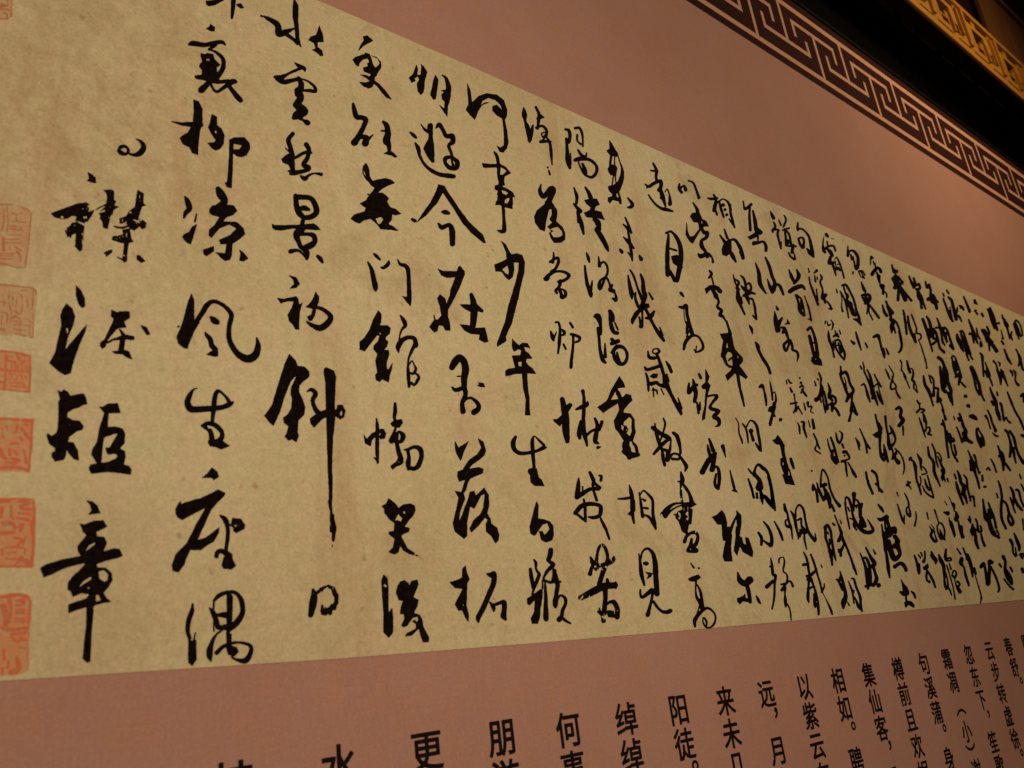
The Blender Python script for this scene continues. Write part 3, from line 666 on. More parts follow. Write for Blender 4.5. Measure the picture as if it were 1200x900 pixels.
i 3880 1256 618.6 -147.3 87.6 -867.5|p 256,552 286,517 294,482 225,467 184,432 133,372 212,390 193,426 211,455 234,439 247,401 293,434 337,431 345,397 298,364 245,322 234,298 304,298 334,262 313,175 271,117 222,90 185,117 162,153 131,180 133,234 169,276 201,317 200,360 128,325 43,276 0,310 35,329 94,363 155,444|h 224,235 288,277 306,259 287,180 260,139 227,159 255,185 240,210 213,211|h 195,213 217,204 204,172 189,186|s 219,181,53 228,129,61 204,74,80 217,37,80 219,0,53|s 284,226,40 306,182,40 270,125,40|s 267,109,21 301,74,32 299,21,32|s 174,34,40 233,16,67 310,22,40|h 250,108 272,110 274,42 247,36|h 230,182 249,192 243,168
i 4379 2746 546.5 -132.4 184.3 -716.0|s 124,358,13 147,297,29 164,240,19|s 90,291,16 143,259,45|s 64,181,11 111,152,45 157,112,19|s 130,255,21 126,160,32 121,66,32 115,0,13|s 81,60,11 114,36,27|s 0,63,21 14,48,35 18,40,19|s 207,64,21 219,39,45
i 4340 3178 540.2 -125.0 217.0 -678.4|p 144,589 171,568 192,525 214,502 231,422 252,348 236,283 191,200 145,137 157,82 153,38 132,29 119,50 56,43 17,0 0,16 9,48 57,71 68,94 36,113 28,139 40,155 74,173 116,274 89,264 69,284 63,311 89,344 90,360 124,446 98,467 95,481 132,507|h 143,447 170,457 147,374 115,363|h 176,454 210,465 225,370 203,303 154,228 134,212 144,274 177,354 161,378|h 120,266 133,270 124,203 86,172|h 109,111 130,123 133,85 107,77|s 233,115,11 260,94,27 278,65,40 246,39,35 212,26,13
i 4822 3317 488.7 -130.8 199.9 -646.9|s 157,415,16 182,355,35 163,296,29 156,242,32|s 108,330,13 143,337,21 202,351,13|s 52,168,35 127,222,35 206,263,43 200,214,40 159,166,37|s 183,178,40 195,120,48 206,36,21|s 169,102,29 205,82,27|s 237,174,11 275,212,11 288,158,19 272,76,40 253,81,13|s 0,172,11 22,157,24 11,140,11|s 16,81,11 62,29,19 135,0,27 219,9,37 290,14,13
i 4413 2376 519.5 -138.7 163.4 -711.9|s 552,723,27 621,752,27 679,712,45 699,637,53 685,565,59 640,456,59 569,324,53|s 577,715,24 535,596,45 499,480,51 469,349,53|s 505,381,32 540,318,45|s 563,591,21 638,592,21|p 558,523 635,557 671,542 618,451 562,466|p 653,478 678,460 627,409|s 2,233,13 1,157,35 4,96,45 0,55,19|s 49,110,16 36,58,27 52,0,27|s 35,286,13 64,243,21 83,148,19 108,82,35 122,62,32|s 145,275,19 158,228,35 145,152,45 152,109,45 121,58,48 98,18,53|s 201,142,13 229,98,24
i 4355 2156 552.1 -141.3 143.4 -760.2|p 4,104 54,165 114,212 174,259 232,271 237,245 180,211 117,177 53,113 13,66 0,77|s 145,191,19 126,118,27 102,70,48|s 101,139,19 102,70,32|s 187,217,32 212,169,32 244,104,32 289,42,40 327,0,27|s 169,145,21 222,162,48 280,218,24|s 310,99,11 319,38,27
i 4896 2120 498.8 -147.3 130.9 -724.7|s 94,482,13 108,471,32 129,452,13|s 47,351,19 95,355,40 135,377,40 126,301,35 131,228,35 140,147,45|s 98,342,7 83,247,8 103,223,27 73,144,19|s 126,190,16 65,115,16|s 0,5,27 37,65,40 122,130,32 206,140,21 245,91,24 230,43,29 152,7,19 123,21,11|s 160,54,11 137,0,13
i 5321 2354 454.2 -146.4 140.4 -673.2|s 118,531,16 137,508,29 86,461,19|s 127,475,13 132,421,16|p 0,348 71,391 136,412 202,409 232,377 213,351 169,354 154,376 133,356 161,328 131,282 99,295 91,338 76,359 8,305|h 156,381 174,370 189,370 172,385|s 148,310,19 149,261,24 117,215,27 161,194,32 132,150,40 166,142,27 192,107,11|s 200,109,16 209,47,27 215,0,32
i 4409 1611 554.2 -148.6 110.1 -793.6|s 185,470,16 198,450,27 161,427,19 125,426,13 132,453,13 172,468,11|s 72,430,13 73,388,35 121,387,40 167,403,21|s 161,427,27 179,379,32 190,329,37 198,271,35 204,205,67 228,157,40 259,94,40 293,40,53 309,0,27|s 309,117,11 319,43,32|s 6,302,19 30,289,37 167,334,32|s 251,383,13 275,350,35 289,311,35|s 5,261,13 14,204,32 0,129,16|p 41,241 89,269 132,270 118,243 79,230|s 45,188,48 102,204,37 128,190,32 176,188,45|s 231,280,19 231,233,40|s 54,156,19 43,93,11|s 44,142,19 86,144,19 88,119,11|s 139,163,11 158,124,11
i 5348 1759 456.2 -154.3 108.3 -707.2|p 46,575 144,597 171,609 202,607 203,540 194,480 120,459 124,536 90,521 44,447 73,513|s 181,488,35 177,411,35|s 104,542,40 24,387,45 86,444,40 148,454,53 177,430,45 177,345,80|s 28,397,45 47,326,27 84,308,29|s 87,360,16 141,391,19 153,360,27|s 195,462,16 248,422,27 251,389,59 185,346,67|p 0,226 90,281 116,317 200,348 245,308 294,253 264,233 185,262 125,258 14,184|s 169,278,35 156,155,29 159,82,27 160,0,19
i 4855 1556 503.4 -156.0 92.6 -766.0|s 165,391,24 176,363,27|s 78,341,11 79,302,35 77,232,45 45,168,35|s 21,303,19 0,231,45 76,293,32 112,302,32|s 69,162,16 65,85,27|s 108,171,11 83,113,35|p 256,446 285,387 250,342 277,319 231,260 191,194 161,121 124,45 88,32 110,81 159,156 191,238 212,284 170,279 164,300 222,338|s 207,226,21 294,246,24 325,236,40 244,174,27 219,136,40 310,125,37 241,78,48 288,57,48 282,18,35 236,0,13
i 4828 1078 509.2 -165.0 51.3 -810.7|s 154,375,21 174,293,45|s 121,331,11 121,289,32 127,248,40|s 186,269,48 97,213,59 0,126,59|s 180,252,40 115,149,59|s 131,158,32 176,178,21 192,146,32 180,88,40 144,17,32|s 151,119,21 116,52,32 132,21,32|s 299,333,45 307,253,8|s 326,158,8 329,79,27 333,30,27|p 292,8 339,31 363,0
i 4839 594 509.5 -174.0 10.6 -849.6|p 0,298 54,315 122,349 150,318 153,259 132,204 181,236 228,277 281,318 293,352 337,323 317,255 265,174 225,174 260,238 276,302 202,221 134,134 73,141 70,172 90,250 45,249|p 91,234 181,236 180,173 143,103 125,0 39,0 31,34 62,88 96,134|p 247,237 294,238 258,174 288,163 292,120 323,112 334,163 367,160 387,65 367,29 295,53 267,65 247,104 192,38 167,72 205,135|s 498,201,16 525,161,35 507,113,21|s 540,145,13
i 4929 306 514.4 -181.8 -27.3 -889.2|s 70,215,13 78,162,59 128,138,67 188,160,88|s 148,123,45 149,70,45 143,18,40|p 5,45 73,57 104,71 101,45 162,32 161,11 62,24 24,6 0,23|s 228,52,13 243,22,35 255,0,13
i 4348 1200 567.8 -156.3 69.1 -843.5|s 165,357,13 174,325,21 148,275,19 93,198,16|s 34,280,40 82,245,24 191,215,40|s 65,310,13 62,235,35 78,166,40|s 193,223,27 110,176,35|s 43,280,27 110,251,27 190,222,32 113,176,40 0,97,29|s 63,251,21 74,181,35|s 92,143,19 87,80,40 89,26,27|s 90,135,32 146,128,32|s 146,128,32 130,68,53|s 204,208,11 174,142,27 139,100,40|s 152,85,40 201,112,21 259,109,24 251,80,27 179,75,27|s 243,263,32 278,238,45 286,159,32 277,118,19|s 259,109,27 295,64,32 316,33,40 294,0,19
q 4331 659 568.6 -165.5 25.1 -884.9|s 260,530,16 262,476,53 244,452,40 265,445,27|s 211,462,13 248,467,19|s 240,459,19 219,374,24 216,275,27|s 256,452,27 308,385,35 317,316,59|p 308,347 365,314 298,291|s 0,239,59 69,285,45 157,314,21 299,316,27|s 18,224,40 99,271,19 200,301,16 294,300,16|s 273,307,67 226,268,59 158,236,80 196,207,120 190,147,80|s 285,269,53 260,186,27|s 107,238,8 159,239,19|s 190,147,53 205,117,27|s 180,191,45 186,132,40|s 167,65,40 201,103,32 278,126,37 313,104,32 279,51,40 223,22,53 266,7,53 240,0,27 184,7,40 216,36,40 241,81,27
i 4443 185 577.2 -176.4 -32.2 -944.2|s 74,400,13 98,372,21|s 149,368,24|p 19,301 58,315 131,328 149,310 121,296 72,285 38,287|s 95,286,19 77,243,13 71,187,24 100,151,45 107,115,45|s 100,264,13 120,214,27 109,122,40|s 100,151,13 47,90,11|s 0,10,21 13,50,45 70,89,40 159,117,27 219,82,19 217,40,21 171,4,21 111,0,13 87,33,13 101,60,13 123,38,19 115,10,16
i 3932 801 627.9 -157.7 31.4 -925.9|s 122,272,11 129,225,45 126,167,45 108,95,40 108,32,21|s 0,180,13 56,183,27 133,196,27|s 148,175,13 122,110,35|p 59,87 96,109 103,74|s 204,228,13 202,156,27 198,76,35|s 204,207,13 250,242,16 306,204,27 320,175,29 301,101,35 298,29,40 302,0,21|s 226,186,16 245,179,27|s 217,131,19 259,129,27|s 211,88,11 261,71,32 287,28,27
i 3990 286 640.7 -166.3 -20.8 -982.4|s 45,359,11 46,304,29 39,236,45 49,172,19|s 51,324,16 84,373,21 136,392,27 176,362,40 182,303,59 169,234,59 149,118,59|s 77,304,21 97,300,45 118,300,13|p 75,252 139,241 124,221 79,208 100,232|s 5,146,13 0,120,21 16,103,32 108,140,53|s 116,133,35 85,74,27 35,0,45|s 106,73,27 142,31,27 178,10,32 220,8,45 248,14,45
i 5258 3555 454.0 -133.0 192.7 -619.9|s 21,78,19 0,29,27 27,0,27|s 25,42,24 80,80,21 92,47,40|s 160,154,19 219,151,21 241,98,24 255,21,35
i 5218 2982 453.3 -138.3 172.1 -640.1|s 197,516,13 228,472,32 235,421,40 258,375,32|p 115,366 150,407 208,429 264,419 261,386 328,383 345,340 277,317 218,269 67,106 35,118 0,170 49,295 36,220 48,162 106,187 205,276 210,340 146,322|s 241,296,27 259,259,40 306,267,40 276,217,40 203,171,32 186,116,45 224,74,27 234,35,40|h 254,363 275,369 266,340 250,335|s 115,26,19 147,14,45 241,58,40 295,40,19 297,0,27
i 5645 3418 419.4 -137.3 175.2 -602.4|s 0,192,13 58,204,32 147,237,19|s 98,255,19 117,216,29 56,99,40 39,94,13|s 63,145,11 82,58,19|s 60,111,27 101,167,24 174,222,16 241,256,13 300,237,24 311,173,32|s 162,207,13 164,142,24 178,63,19|s 319,220,27 299,136,27 301,48,27 309,0,19|s 251,67,11 298,14,19|s 211,189,40|s 222,147,32|s 230,100,35
i 5676 3062 421.5 -142.0 157.8 -622.7|s 112,289,13 126,212,27|s 24,212,13 78,162,35|p 2,74 55,140 150,213 175,192 143,88 55,24 0,21|s 144,195,21 233,224,29 282,177,40 297,126,40 300,68,40|s 270,120,21 290,60,27|s 117,92,32 149,47,45 173,0,21
i 6122 3300 388.8 -140.8 159.2 -586.6|s 70,446,11 62,374,24 88,376,32 190,447,32|s 166,428,19 113,303,27 74,156,27|s 194,384,19 190,279,40 173,183,45|s 201,213,13 231,175,53|p 0,69 79,112 168,170 236,165 124,96 31,50|s 183,140,19 155,65,13|s 83,29,45 160,55,32 241,87,21 271,50,32 252,0,35
i 6146 2847 389.4 -147.2 136.1 -611.7|s 5,276,11 21,204,35 9,125,45 0,80,45 26,38,32 62,0,13|s 190,376,16 220,305,35 226,207,32 242,134,40 191,68,67|s 138,154,11 148,91,35 172,42,45|s 268,134,27 318,128,32 341,51,27
i 6240 2267 387.2 -153.7 112.2 -634.4|s 78,488,11 92,459,35|s 37,426,11 0,330,27 11,248,53|s 133,386,16 32,304,67|p 213,391 240,348 143,325 190,354|s 31,409,19 23,324,45 29,251,40|s 86,288,27 127,285,32 84,240,27|s 130,290,32 144,240,32 149,189,19|s 147,183,32 54,121,27 68,72,27 141,146,21 175,188,21 187,132,27 174,99,27 239,89,27 240,47,27 203,0,11
i 5833 2093 421.8 -154.5 109.9 -672.2|s 0,393,8 20,361,32 18,321,11|s 35,249,13 55,218,45 56,178,32 88,114,32 132,62,32 149,0,27
i 5787 1640 425.4 -162.1 80.2 -705.8|s 0,311,29 36,325,35 44,284,21 42,217,27 28,159,16|s 159,380,8 155,307,21 137,219,21|s 156,269,11 197,293,8 187,225,24 147,182,35|p 34,113 63,149 145,177 164,165 116,103 123,80 92,81 41,30 16,4 2,7 87,109 56,110|s 150,192,35 92,100,27 22,0,27|s 92,81,21 115,79,19|s 186,58,37
i 5763 2560 420.7 -147.8 135.7 -644.7|s 4,367,8 2,315,13 17,266,16|s 15,328,11 62,307,27 9,244,27 56,244,11|s 26,248,27 0,150,53 11,91,27 39,16,16|s 46,170,11 35,116,27|s 112,381,16 152,358,27 150,285,27 131,187,40|s 85,281,19 138,251,40 265,247,21|s 154,296,13 216,336,16 220,279,27 86,193,27 178,228,27|s 136,178,40 142,128,13|s 162,183,16 210,183,21 216,112,24 197,15,27|s 154,27,13 200,0,19
i 5792 1169 426.8 -169.3 51.1 -736.3|p 0,345 44,358 88,393 118,369 153,317 134,270 129,178 147,107 153,62 170,0 44,5 25,73 52,83 34,154 52,200 87,211 90,316 35,316|h 67,178 89,175 78,147 56,151|h 134,151 136,79 102,64|s 197,210,32 200,178,35 208,138,24
i 5362 1414 460.8 -163.9 68.3 -751.0|s 0,235,8 21,193,9 3,121,13 18,61,19 17,39,13|s 73,198,13 104,165,19 104,103,19 94,54,13|s 115,175,13 187,234,16 251,207,29 252,107,29 242,0,21|s 189,57,11 230,8,35|s 164,149,51|s 159,135,27 168,78,35
i 5355 1021 464.2 -170.5 39.7 -782.0|s 28,242,11 59,210,16|s 0,164,11 17,93,27 21,26,21|s 91,199,45 114,243,24 171,282,27 221,259,40 268,227,29 277,132,27 257,2,35|s 98,199,45 141,159,45 122,107,88|s 77,62,13 64,28,27|s 127,81,21 113,5,16|s 115,30,40 169,41,32 212,0,53
i 6182 1779 391.1 -162.0 81.2 -670.6|s 15,280,9 15,250,12|s 46,294,9 68,267,19 93,266,11|s 49,220,13 61,187,21|s 88,170,13 78,125,13 68,60,19 10,0,16|s 0,76,21 100,98,16|s 68,60,19 106,49,16 137,4,13|s 112,65,13 49,14,13|s 239,331,21|s 240,290,27|s 204,245,19 247,266,21 254,241,16 200,194,16|s 222,227,16 259,192,27 278,174,16|s 206,105,11 206,46,16|s 271,118,27 265,82,16 320,88,16 284,44,13 321,30,11
i 6211 1456 389.9 -166.8 62.8 -688.2|s 6,243,8 16,206,19 0,147,11|s 61,254,11 103,253,27 82,202,27 92,126,13|s 183,281,7 184,222,11|s 249,292,24 242,218,32|s 211,166,19 234,119,19 235,81,24 253,43,13|s 212,69,11 177,28,19 251,0,11
i 5360 963 462.6 -171.9 33.7 -786.4|s 266,252,34 267,168,34 257,84,40 253,0,20|s 243,19,34 202,56,46 154,102,30|s 0,221,12 14,156,24 15,86,16|s 120,154,20 120,97,40 110,40,10|s 63,117,24 62,85,16
i 5339 705 467.3 -177.1 10.1 -813.5|s 1,91,16 25,54,28 0,3,20|s 94,169,16 141,123,28 152,56,34 126,0,38 96,6,30 47,30,14|s 231,175,12 264,119,24 280,76,30 287,39,20
i 5711 676 430.6 -177.8 15.4 -775.0|s 43,334,24 40,298,34 56,266,20 52,215,24 61,151,24 47,75,10|s 49,221,14 12,214,16 0,182,20 33,167,34 59,190,16|s 110,287,12 138,243,30 135,165,28 129,79,10|s 150,230,20 186,303,16 247,338,24 291,300,24 282,207,24 290,129,30 348,68,40|s 376,121,10 370,78,20|s 181,221,20 227,232,20 211,180,20 230,154,34 248,129,36 183,128,40 153,95,20|s 180,147,20 222,122,20 209,77,20 206,0,10
i 5304 184 468.4 -183.6 -18.8 -842.1|s 121,431,10 116,377,28 104,317,28 131,305,30 98,247,24 60,160,22 5,84,12|s 88,371,14 125,371,20|s 0,234,44 86,270,30|s 210,394,10 225,424,16 279,436,8 281,399,18 241,339,18 274,315,14 271,279,20 235,243,20|s 177,245,14 238,249,24 299,266,16 322,229,26|s 172,206,34 218,226,30 199,179,16 186,133,34 175,92,20|s 203,108,14 218,67,14 208,0,10
i 5783 198 429.0 -186.3 -20.3 -808.6|s 85,459,12 107,402,24 98,339,26 91,296,24 58,259,30|s 45,365,34 93,368,30|s 52,284,26 92,283,40 189,319,26|s 176,440,18 196,363,24 205,275,20 216,219,20|s 207,225,14 217,181,26|s 209,163,24 255,199,14 266,224,8|s 218,156,5 246,100,10 274,30,24 278,0,14|s 75,259,26 35,192,22 4,132,34 0,96,14|s 35,192,30 92,203,20|s 101,265,30 114,215,20 122,165,24 112,116,40 114,68,30 94,8,24|s 94,154,10 74,81,34 75,57,14|h 93,99 117,101 105,86
i 6570 3330 359.2 -142.1 149.3 -564.5|s 49,435,8 66,395,34 77,372,36|s 60,327,12 70,281,24 9,229,26 0,205,14|s 43,247,24 116,258,18 77,213,22 74,133,18 72,58,16|s 105,132,8 86,84,14|s 162,378,8 178,328,20|s 282,461,8 297,415,24 217,321,16|s 186,277,18 314,334,20|s 229,298,24 213,222,20 185,135,20|s 260,288,18 287,251,20 275,149,22|s 201,192,14 248,169,18 177,116,14 354,152,20|s 310,150,30 255,65,34|s 192,49,14 212,10,20 278,0,24 286,55,14 267,77,14
i 7010 3442 339.3 -142.7 142.3 -549.3|s 72,336,10 38,271,26 34,243,20|s 24,254,20 129,278,18 212,226,26 214,125,34 204,50,34 205,0,14|s 115,68,10 151,32,40 195,11,30|s 0,143,20 72,175,18 98,150,24 60,77,26 59,59,12|s 0,143,14 7,91,26 27,51,14
i 7450 3328 314.4 -143.7 131.6 -531.7|p 117,460 166,480 192,441 156,422 112,430|s 226,436,8 276,439,8|s 80,412,6 25,332,12 0,250,34 21,228,24|s 119,375,10 112,326,14|s 9,253,30 116,317,24 227,350,20 245,302,20|s 84,281,20 136,256,40 153,223,30|s 99,191,30 52,124,44 132,143,30|s 101,126,24 116,74,26 113,0,12|s 178,191,10 233,224,14 258,173,18 273,101,14 269,7,14|s 177,173,12 165,76,12 201,103,24 232,83,20|s 203,141,8 248,152,10
i 7934 3427 293.9 -144.3 122.6 -516.7|s 61,332,10 0,205,26|s 6,216,26 68,275,20 164,299,26 217,249,34 188,173,36 121,89,34 84,100,14|s 72,233,18 60,171,14|s 110,222,12 101,152,18 89,111,18|s 14,26,14 1,0,14|s 142,46,14 166,8,10 219,11,20|s 153,68,20 231,86,20 265,50,16|s 196,68,10 226,7,22
i 6611 2718 359.6 -149.6 123.5 -592.9|s 80,467,10 93,414,34 109,367,34|s 220,504,10 232,446,44 170,380,34 112,342,30|s 0,234,44 105,290,50 237,339,40 277,318,24|s 101,213,30 101,146,24 97,70,40 134,28,20|s 95,216,30 165,201,20 169,143,24 157,32,16|s 157,183,20 134,94,24|s 238,242,8 253,177,14 260,94,18 248,0,18|s 202,8,10 252,9,14
i 7015 2910 336.9 -148.6 122.2 -568.7|s 37,376,8 39,337,14|s 9,278,10 0,206,16 19,114,22 45,7,26|s 91,173,8 58,53,24|s 126,344,14 188,385,34|s 123,321,10 110,256,20|s 164,312,14 159,285,8|s 235,355,14 251,323,26 196,266,20 207,207,20 193,160,20 159,100,34 180,95,24 238,143,40|s 192,107,30 191,54,20|s 224,78,10 269,44,20 274,5,20|s 227,0,10 284,12,24
i 7496 2845 311.8 -149.8 111.0 -551.7|s 1,322,8 0,286,16|s 70,319,8 63,236,10 17,154,12 7,90,20|s 87,304,10 110,236,16 111,137,20 93,40,14|s 145,394,24 226,412,24 275,344,22 302,267,24 297,156,24 312,86,26 310,0,12|s 195,46,14 274,43,36 308,13,24|s 165,385,16 167,321,20 192,290,36 159,237,24 197,200,60 190,135,34 201,92,24 241,90,20|s 227,178,20 241,90,24
i 7996 2956 292.8 -148.7 108.3 -531.8|s 72,415,10 87,342,36 106,313,24|s 0,252,16 25,201,24 47,178,24|s 18,256,24 164,292,26 169,250,34 104,189,24 22,163,24|s 81,279,24 90,196,34 67,135,20 9,54,18|s 19,224,14 130,242,14|s 121,174,14 64,78,10 92,0,14|s 126,165,16 188,103,26 249,53,26
i 8371 3298 275.2 -145.1 112.4 -504.7|s 147,387,14 128,332,14|s 0,223,36 100,296,30 201,349,26 223,304,28|s 123,271,12 120,231,20 120,162,18|s 132,253,12 172,243,14 125,187,24|s 123,133,18 199,139,18 159,81,16 126,104,12|s 159,81,24 130,26,16|s 161,67,8 208,52,14 195,0,10
i 6680 2276 360.5 -156.5 99.2 -619.7|s 77,335,32 138,368,27 165,301,29 159,202,32 133,100,45|s 80,275,32 74,134,35 84,71,32|s 89,212,13 149,222,16|p 27,68 133,100 181,59 168,9 34,0 0,27|h 77,65 105,69 93,49 74,48
i 7089 2403 335.4 -154.7 101.1 -589.9|s 24,353,14 7,325,8|s 60,369,7 55,325,12|s 69,323,20 106,339,12|s 138,392,8 161,362,16 132,313,14 103,283,8|s 165,354,14|s 36,267,10 17,208,24 0,155,16|s 113,225,20 179,253,16 199,231,16|s 163,285,10 170,235,16|s 250,309,8 255,271,14|s 34,245,16 17,175,20 23,92,20 17,0,16|s 72,167,8 46,79,20|s 111,220,20 181,258,20 201,236,16|s 117,183,16 95,104,20 130,51,20 191,6,20|s 125,185,16 198,197,18 225,125,20 231,58,22 189,1,16|s 161,165,12 172,125,30|s 123,134,10 188,144,10|s 175,117,40 170,74,30
i 7510 2563 312.3 -154.7 95.5 -569.5|s 0,71,14 46,52,36|s 144,187,16 149,100,26 156,0,14|s 282,92,18 302,51,16
i 8012 2560 290.7 -154.3 89.9 -550.1|s 0,199,30 92,229,40 104,171,24 99,80,26 108,0,20|s 144,101,14 124,29,24|s 195,113,10 214,53,26
i 8471 2670 272.9 -152.8 88.2 -529.9|s 155,262,20 137,163,24 110,83,24 61,28,20 0,0,18
i 6596 1834 360.9 -162.4 77.7 -643.0|s 166,372,14 177,319,24 147,267,20 147,221,44 82,150,40 7,103,44 0,117,20|s 57,279,8 60,240,20|s 111,310,8 125,296,14|s 82,150,20 75,88,10|s 143,197,20 118,108,14 113,31,20 108,0,10|s 173,200,20 169,130,20 157,44,34|s 277,292,10 280,222,34 242,170,34 275,135,30|s 235,153,34 294,176,30 343,159,26 324,117,24 253,85,40|s 260,86,20 234,45,34|h 286,158 309,162 301,138 283,136|s 253,101,36 227,28,20|s 262,75,20 312,45,26 333,1,24|s 205,88,20 139,34,14
i 7080 1804 336.6 -161.7 77.2 -617.2|s 102,524,10 79,459,30|s 51,446,24 65,367,20 79,304,24 98,250,30|s 78,442,24 162,479,34 190,441,30 192,367,26 222,322,30 205,287,34 105,234,44 46,187,30|s 113,422,6 124,367,8|s 104,356,14 103,307,16|s 181,268,24 131,181,22 67,94,22|s 148,215,20 115,131,18 0,0,28|s 155,184,16 158,128,24 168,73,26|s 118,107,18 170,77,34
i 7486 2017 311.2 -160.1 77.0 -588.7|s 76,371,14 86,342,18|s 148,420,14 144,364,12 125,327,14 144,270,18 166,188,20 154,102,24|s 193,349,14 218,288,24 209,176,26 148,59,30|s 148,245,14 207,236,14|s 0,170,14 57,190,14 68,150,18 69,75,26 79,18,14|s 199,158,34 204,74,30 213,0,14|s 315,319,12 347,254,20 380,207,24|s 226,179,16 323,225,14 331,192,10|s 272,142,20 286,76,30 324,25,18|s 327,200,12 326,106,14 318,29,24
i 8066 2149 289.8 -158.6 76.0 -564.6|s 0,277,10 24,228,20 32,180,12|s 98,332,8 125,287,14 145,245,16 71,172,14 7,102,18 17,73,20 122,108,20 111,151,10|s 107,221,14 89,157,8|s 105,93,10 108,36,24 141,0,18
i 6619 1289 362.7 -169.9 50.5 -673.3|s 8,308,8 3,252,16 10,194,14|s 70,325,20 84,252,24 87,170,26 89,115,24|s 45,212,20 10,150,34 48,102,30|p 3,150 73,169 101,127 64,92 0,113|s 175,376,10 166,326,26 189,286,20 257,341,24 275,381,20 241,397,10|s 234,279,24 241,249,14|s 223,210,34 266,214,30 299,164,20 248,145,20 154,124,30|s 223,180,20|s 208,120,26 196,60,16 178,0,10|s 251,123,14 283,73,18 305,30,34 326,1,24
i 7115 1523 337.0 -168.2 54.0 -642.3|s 0,128,6 11,91,18 13,21,16|s 11,106,18 37,85,16 29,53,18|s 120,222,14 144,149,16 158,87,26 136,0,16|s 162,96,20 211,45,18
i 7444 1364 310.6 -167.7 51.3 -616.1|s 157,551,14 151,484,22 170,429,40 159,379,44|s 186,476,10 194,415,30|p 0,344 114,383 193,382 154,338 48,317|s 129,336,34 76,235,24 56,154,30 83,116,34|s 163,266,10 147,177,40 156,106,20|s 56,154,30 147,177,40|s 346,554,24 310,451,22 297,367,24 268,283,40 266,234,40|s 384,466,12 407,418,34 430,354,24 384,301,22 283,252,40|s 319,377,20 420,411,26|s 300,237,20 297,188,20 253,136,24|s 368,242,12 447,191,14 464,119,16 435,52,14 381,0,6|s 366,209,24 313,157,24 353,111,50|s 288,171,20 365,193,16
i 8022 1760 291.8 -163.6 60.4 -584.4|s 35,259,24 109,285,34 137,257,34 82,191,36 112,151,50 0,89,40|s 76,88,20 34,0,16
i 6796 1285 361.1 -172.3 41.2 -681.3|s 13,71,16 0,0,12
i 7130 1156 334.1 -173.6 34.3 -660.0|s 7,187,20 0,100,26 30,0,24|s 128,206,30 182,178,24 176,109,24 170,56,20 206,23,30|s 129,91,18 155,70,14 158,32,20
i 6208 983 391.4 -174.5 33.0 -720.1|s 18,204,20 0,162,30|s 28,198,14 45,137,24 27,68,24|s 82,221,14 86,173,26 103,126,30 123,85,30|s 134,210,20 172,282,14 223,338,20 269,281,20 263,181,22 290,99,24 344,45,40|s 134,196,34 206,214,44|s 173,184,24 187,143,44 145,93,30|s 204,137,40 208,88,50 192,26,24|s 228,48,24 245,0,26|s 48,317,20
i 6624 818 361.9 -177.9 20.2 -703.7|s 0,24,14 6,93,18 23,213,18 64,285,18 106,273,26 120,202,26 105,131,24 147,47,34 248,0,44 377,16,34 356,73,20 331,108,8|s 212,320,50 179,254,26 130,181,30|s 194,283,14 250,257,20 246,192,36 221,127,34|s 297,237,34 264,200,30|s 162,218,26 264,228,20|s 197,205,16|s 57,200,10 68,172,16|s 49,112,14 102,96,16 81,53,24 105,19,16|s 238,120,34 227,70,80 261,53,40
i 7077 447 334.2 -180.9 7.5 -688.3|s 129,614,14 165,582,34 187,553,20|p 46,498 121,500 228,532 266,518 246,495 170,479 90,468 52,480|s 97,441,10 77,360,22 64,296,24 41,224,24|s 215,480,34 213,421,40 166,362,90 297,408,60 304,378,40|s 166,471,10 145,405,20|s 99,346,40 112,289,44 137,253,40|s 276,341,50 313,297,44 232,261,60|s 76,346,20 44,189,30 12,62,34 0,0,14|s 131,296,60 140,203,60 172,152,60 287,195,40 277,261,60 302,305,60|s 137,89,44 257,116,36 313,80,40 316,58,40
i 6375 483 385.3 -181.3 6.5 -741.0|s 68,465,14 82,411,14 99,349,28 96,315,34 32,261,34|s 5,399,16 28,386,26|s 130,429,8 139,402,14|s 96,315,20 123,234,24 153,134,24 167,53,26 180,0,16|s 87,268,14 97,234,18 20,180,40 0,194,20|s 11,147,30 20,180,30
i 6227 559 399.4 -181.3 5.1 -755.9|s 28,283,30 1,210,28 9,144,24 17,78,40 0,0,18|s 25,290,34 69,304,34 95,264,26 78,171,24 67,78,26 69,29,12|s 44,250,16 51,237,10|s 46,197,16 46,170,20 21,144,14|s 16,104,50 45,85,40
i 6237 200 391.2 -188.4 -22.6 -775.8|s 79,309,10 85,254,24 86,177,30 72,120,44 26,77,60 0,34,16|s 1,249,14 41,242,34 75,274,20|s 26,236,24 58,171,34|s 82,75,10 96,52,16|s 169,230,6 187,174,18 188,122,20 172,65,16|s 224,251,14 260,244,20 267,178,24 287,113,30 271,55,24 264,0,14|s 219,160,14 197,141,24|s 207,109,12 227,44,34 262,10,24
i 6655 367 362.3 -185.5 -8.9 -733.9|s 39,283,10 60,222,26 67,154,36 56,80,50 23,0,20|s 53,235,24 111,242,24 135,194,34 118,119,30 83,25,24|s 0,21,30 70,26,30|s 153,324,16 187,255,30 225,207,50 228,186,34|s 194,186,34 200,118,30 196,70,44 124,24,34|s 162,180,20 197,166,30|s 265,311,10 282,276,20|s 206,22,50
i 6068 541 415.4 -184.0 -8.1 -784.1|s 0,20,8 4,0,10
i 8381 3305 275.7 -144.2 115.2 -502.2|p 64,449 106,465 148,444 100,424 66,403 10,323 28,377|s 102,399,10 129,334,13|s 0,230,37 97,302,30 178,342,20 227,332,20 233,300,17|s 120,274,12 121,233,25 119,199,28 126,155,13|s 164,243,12 136,203,12|s 129,119,37 149,99,17 118,27,17|s 133,54,12 191,50,13 188,0,12
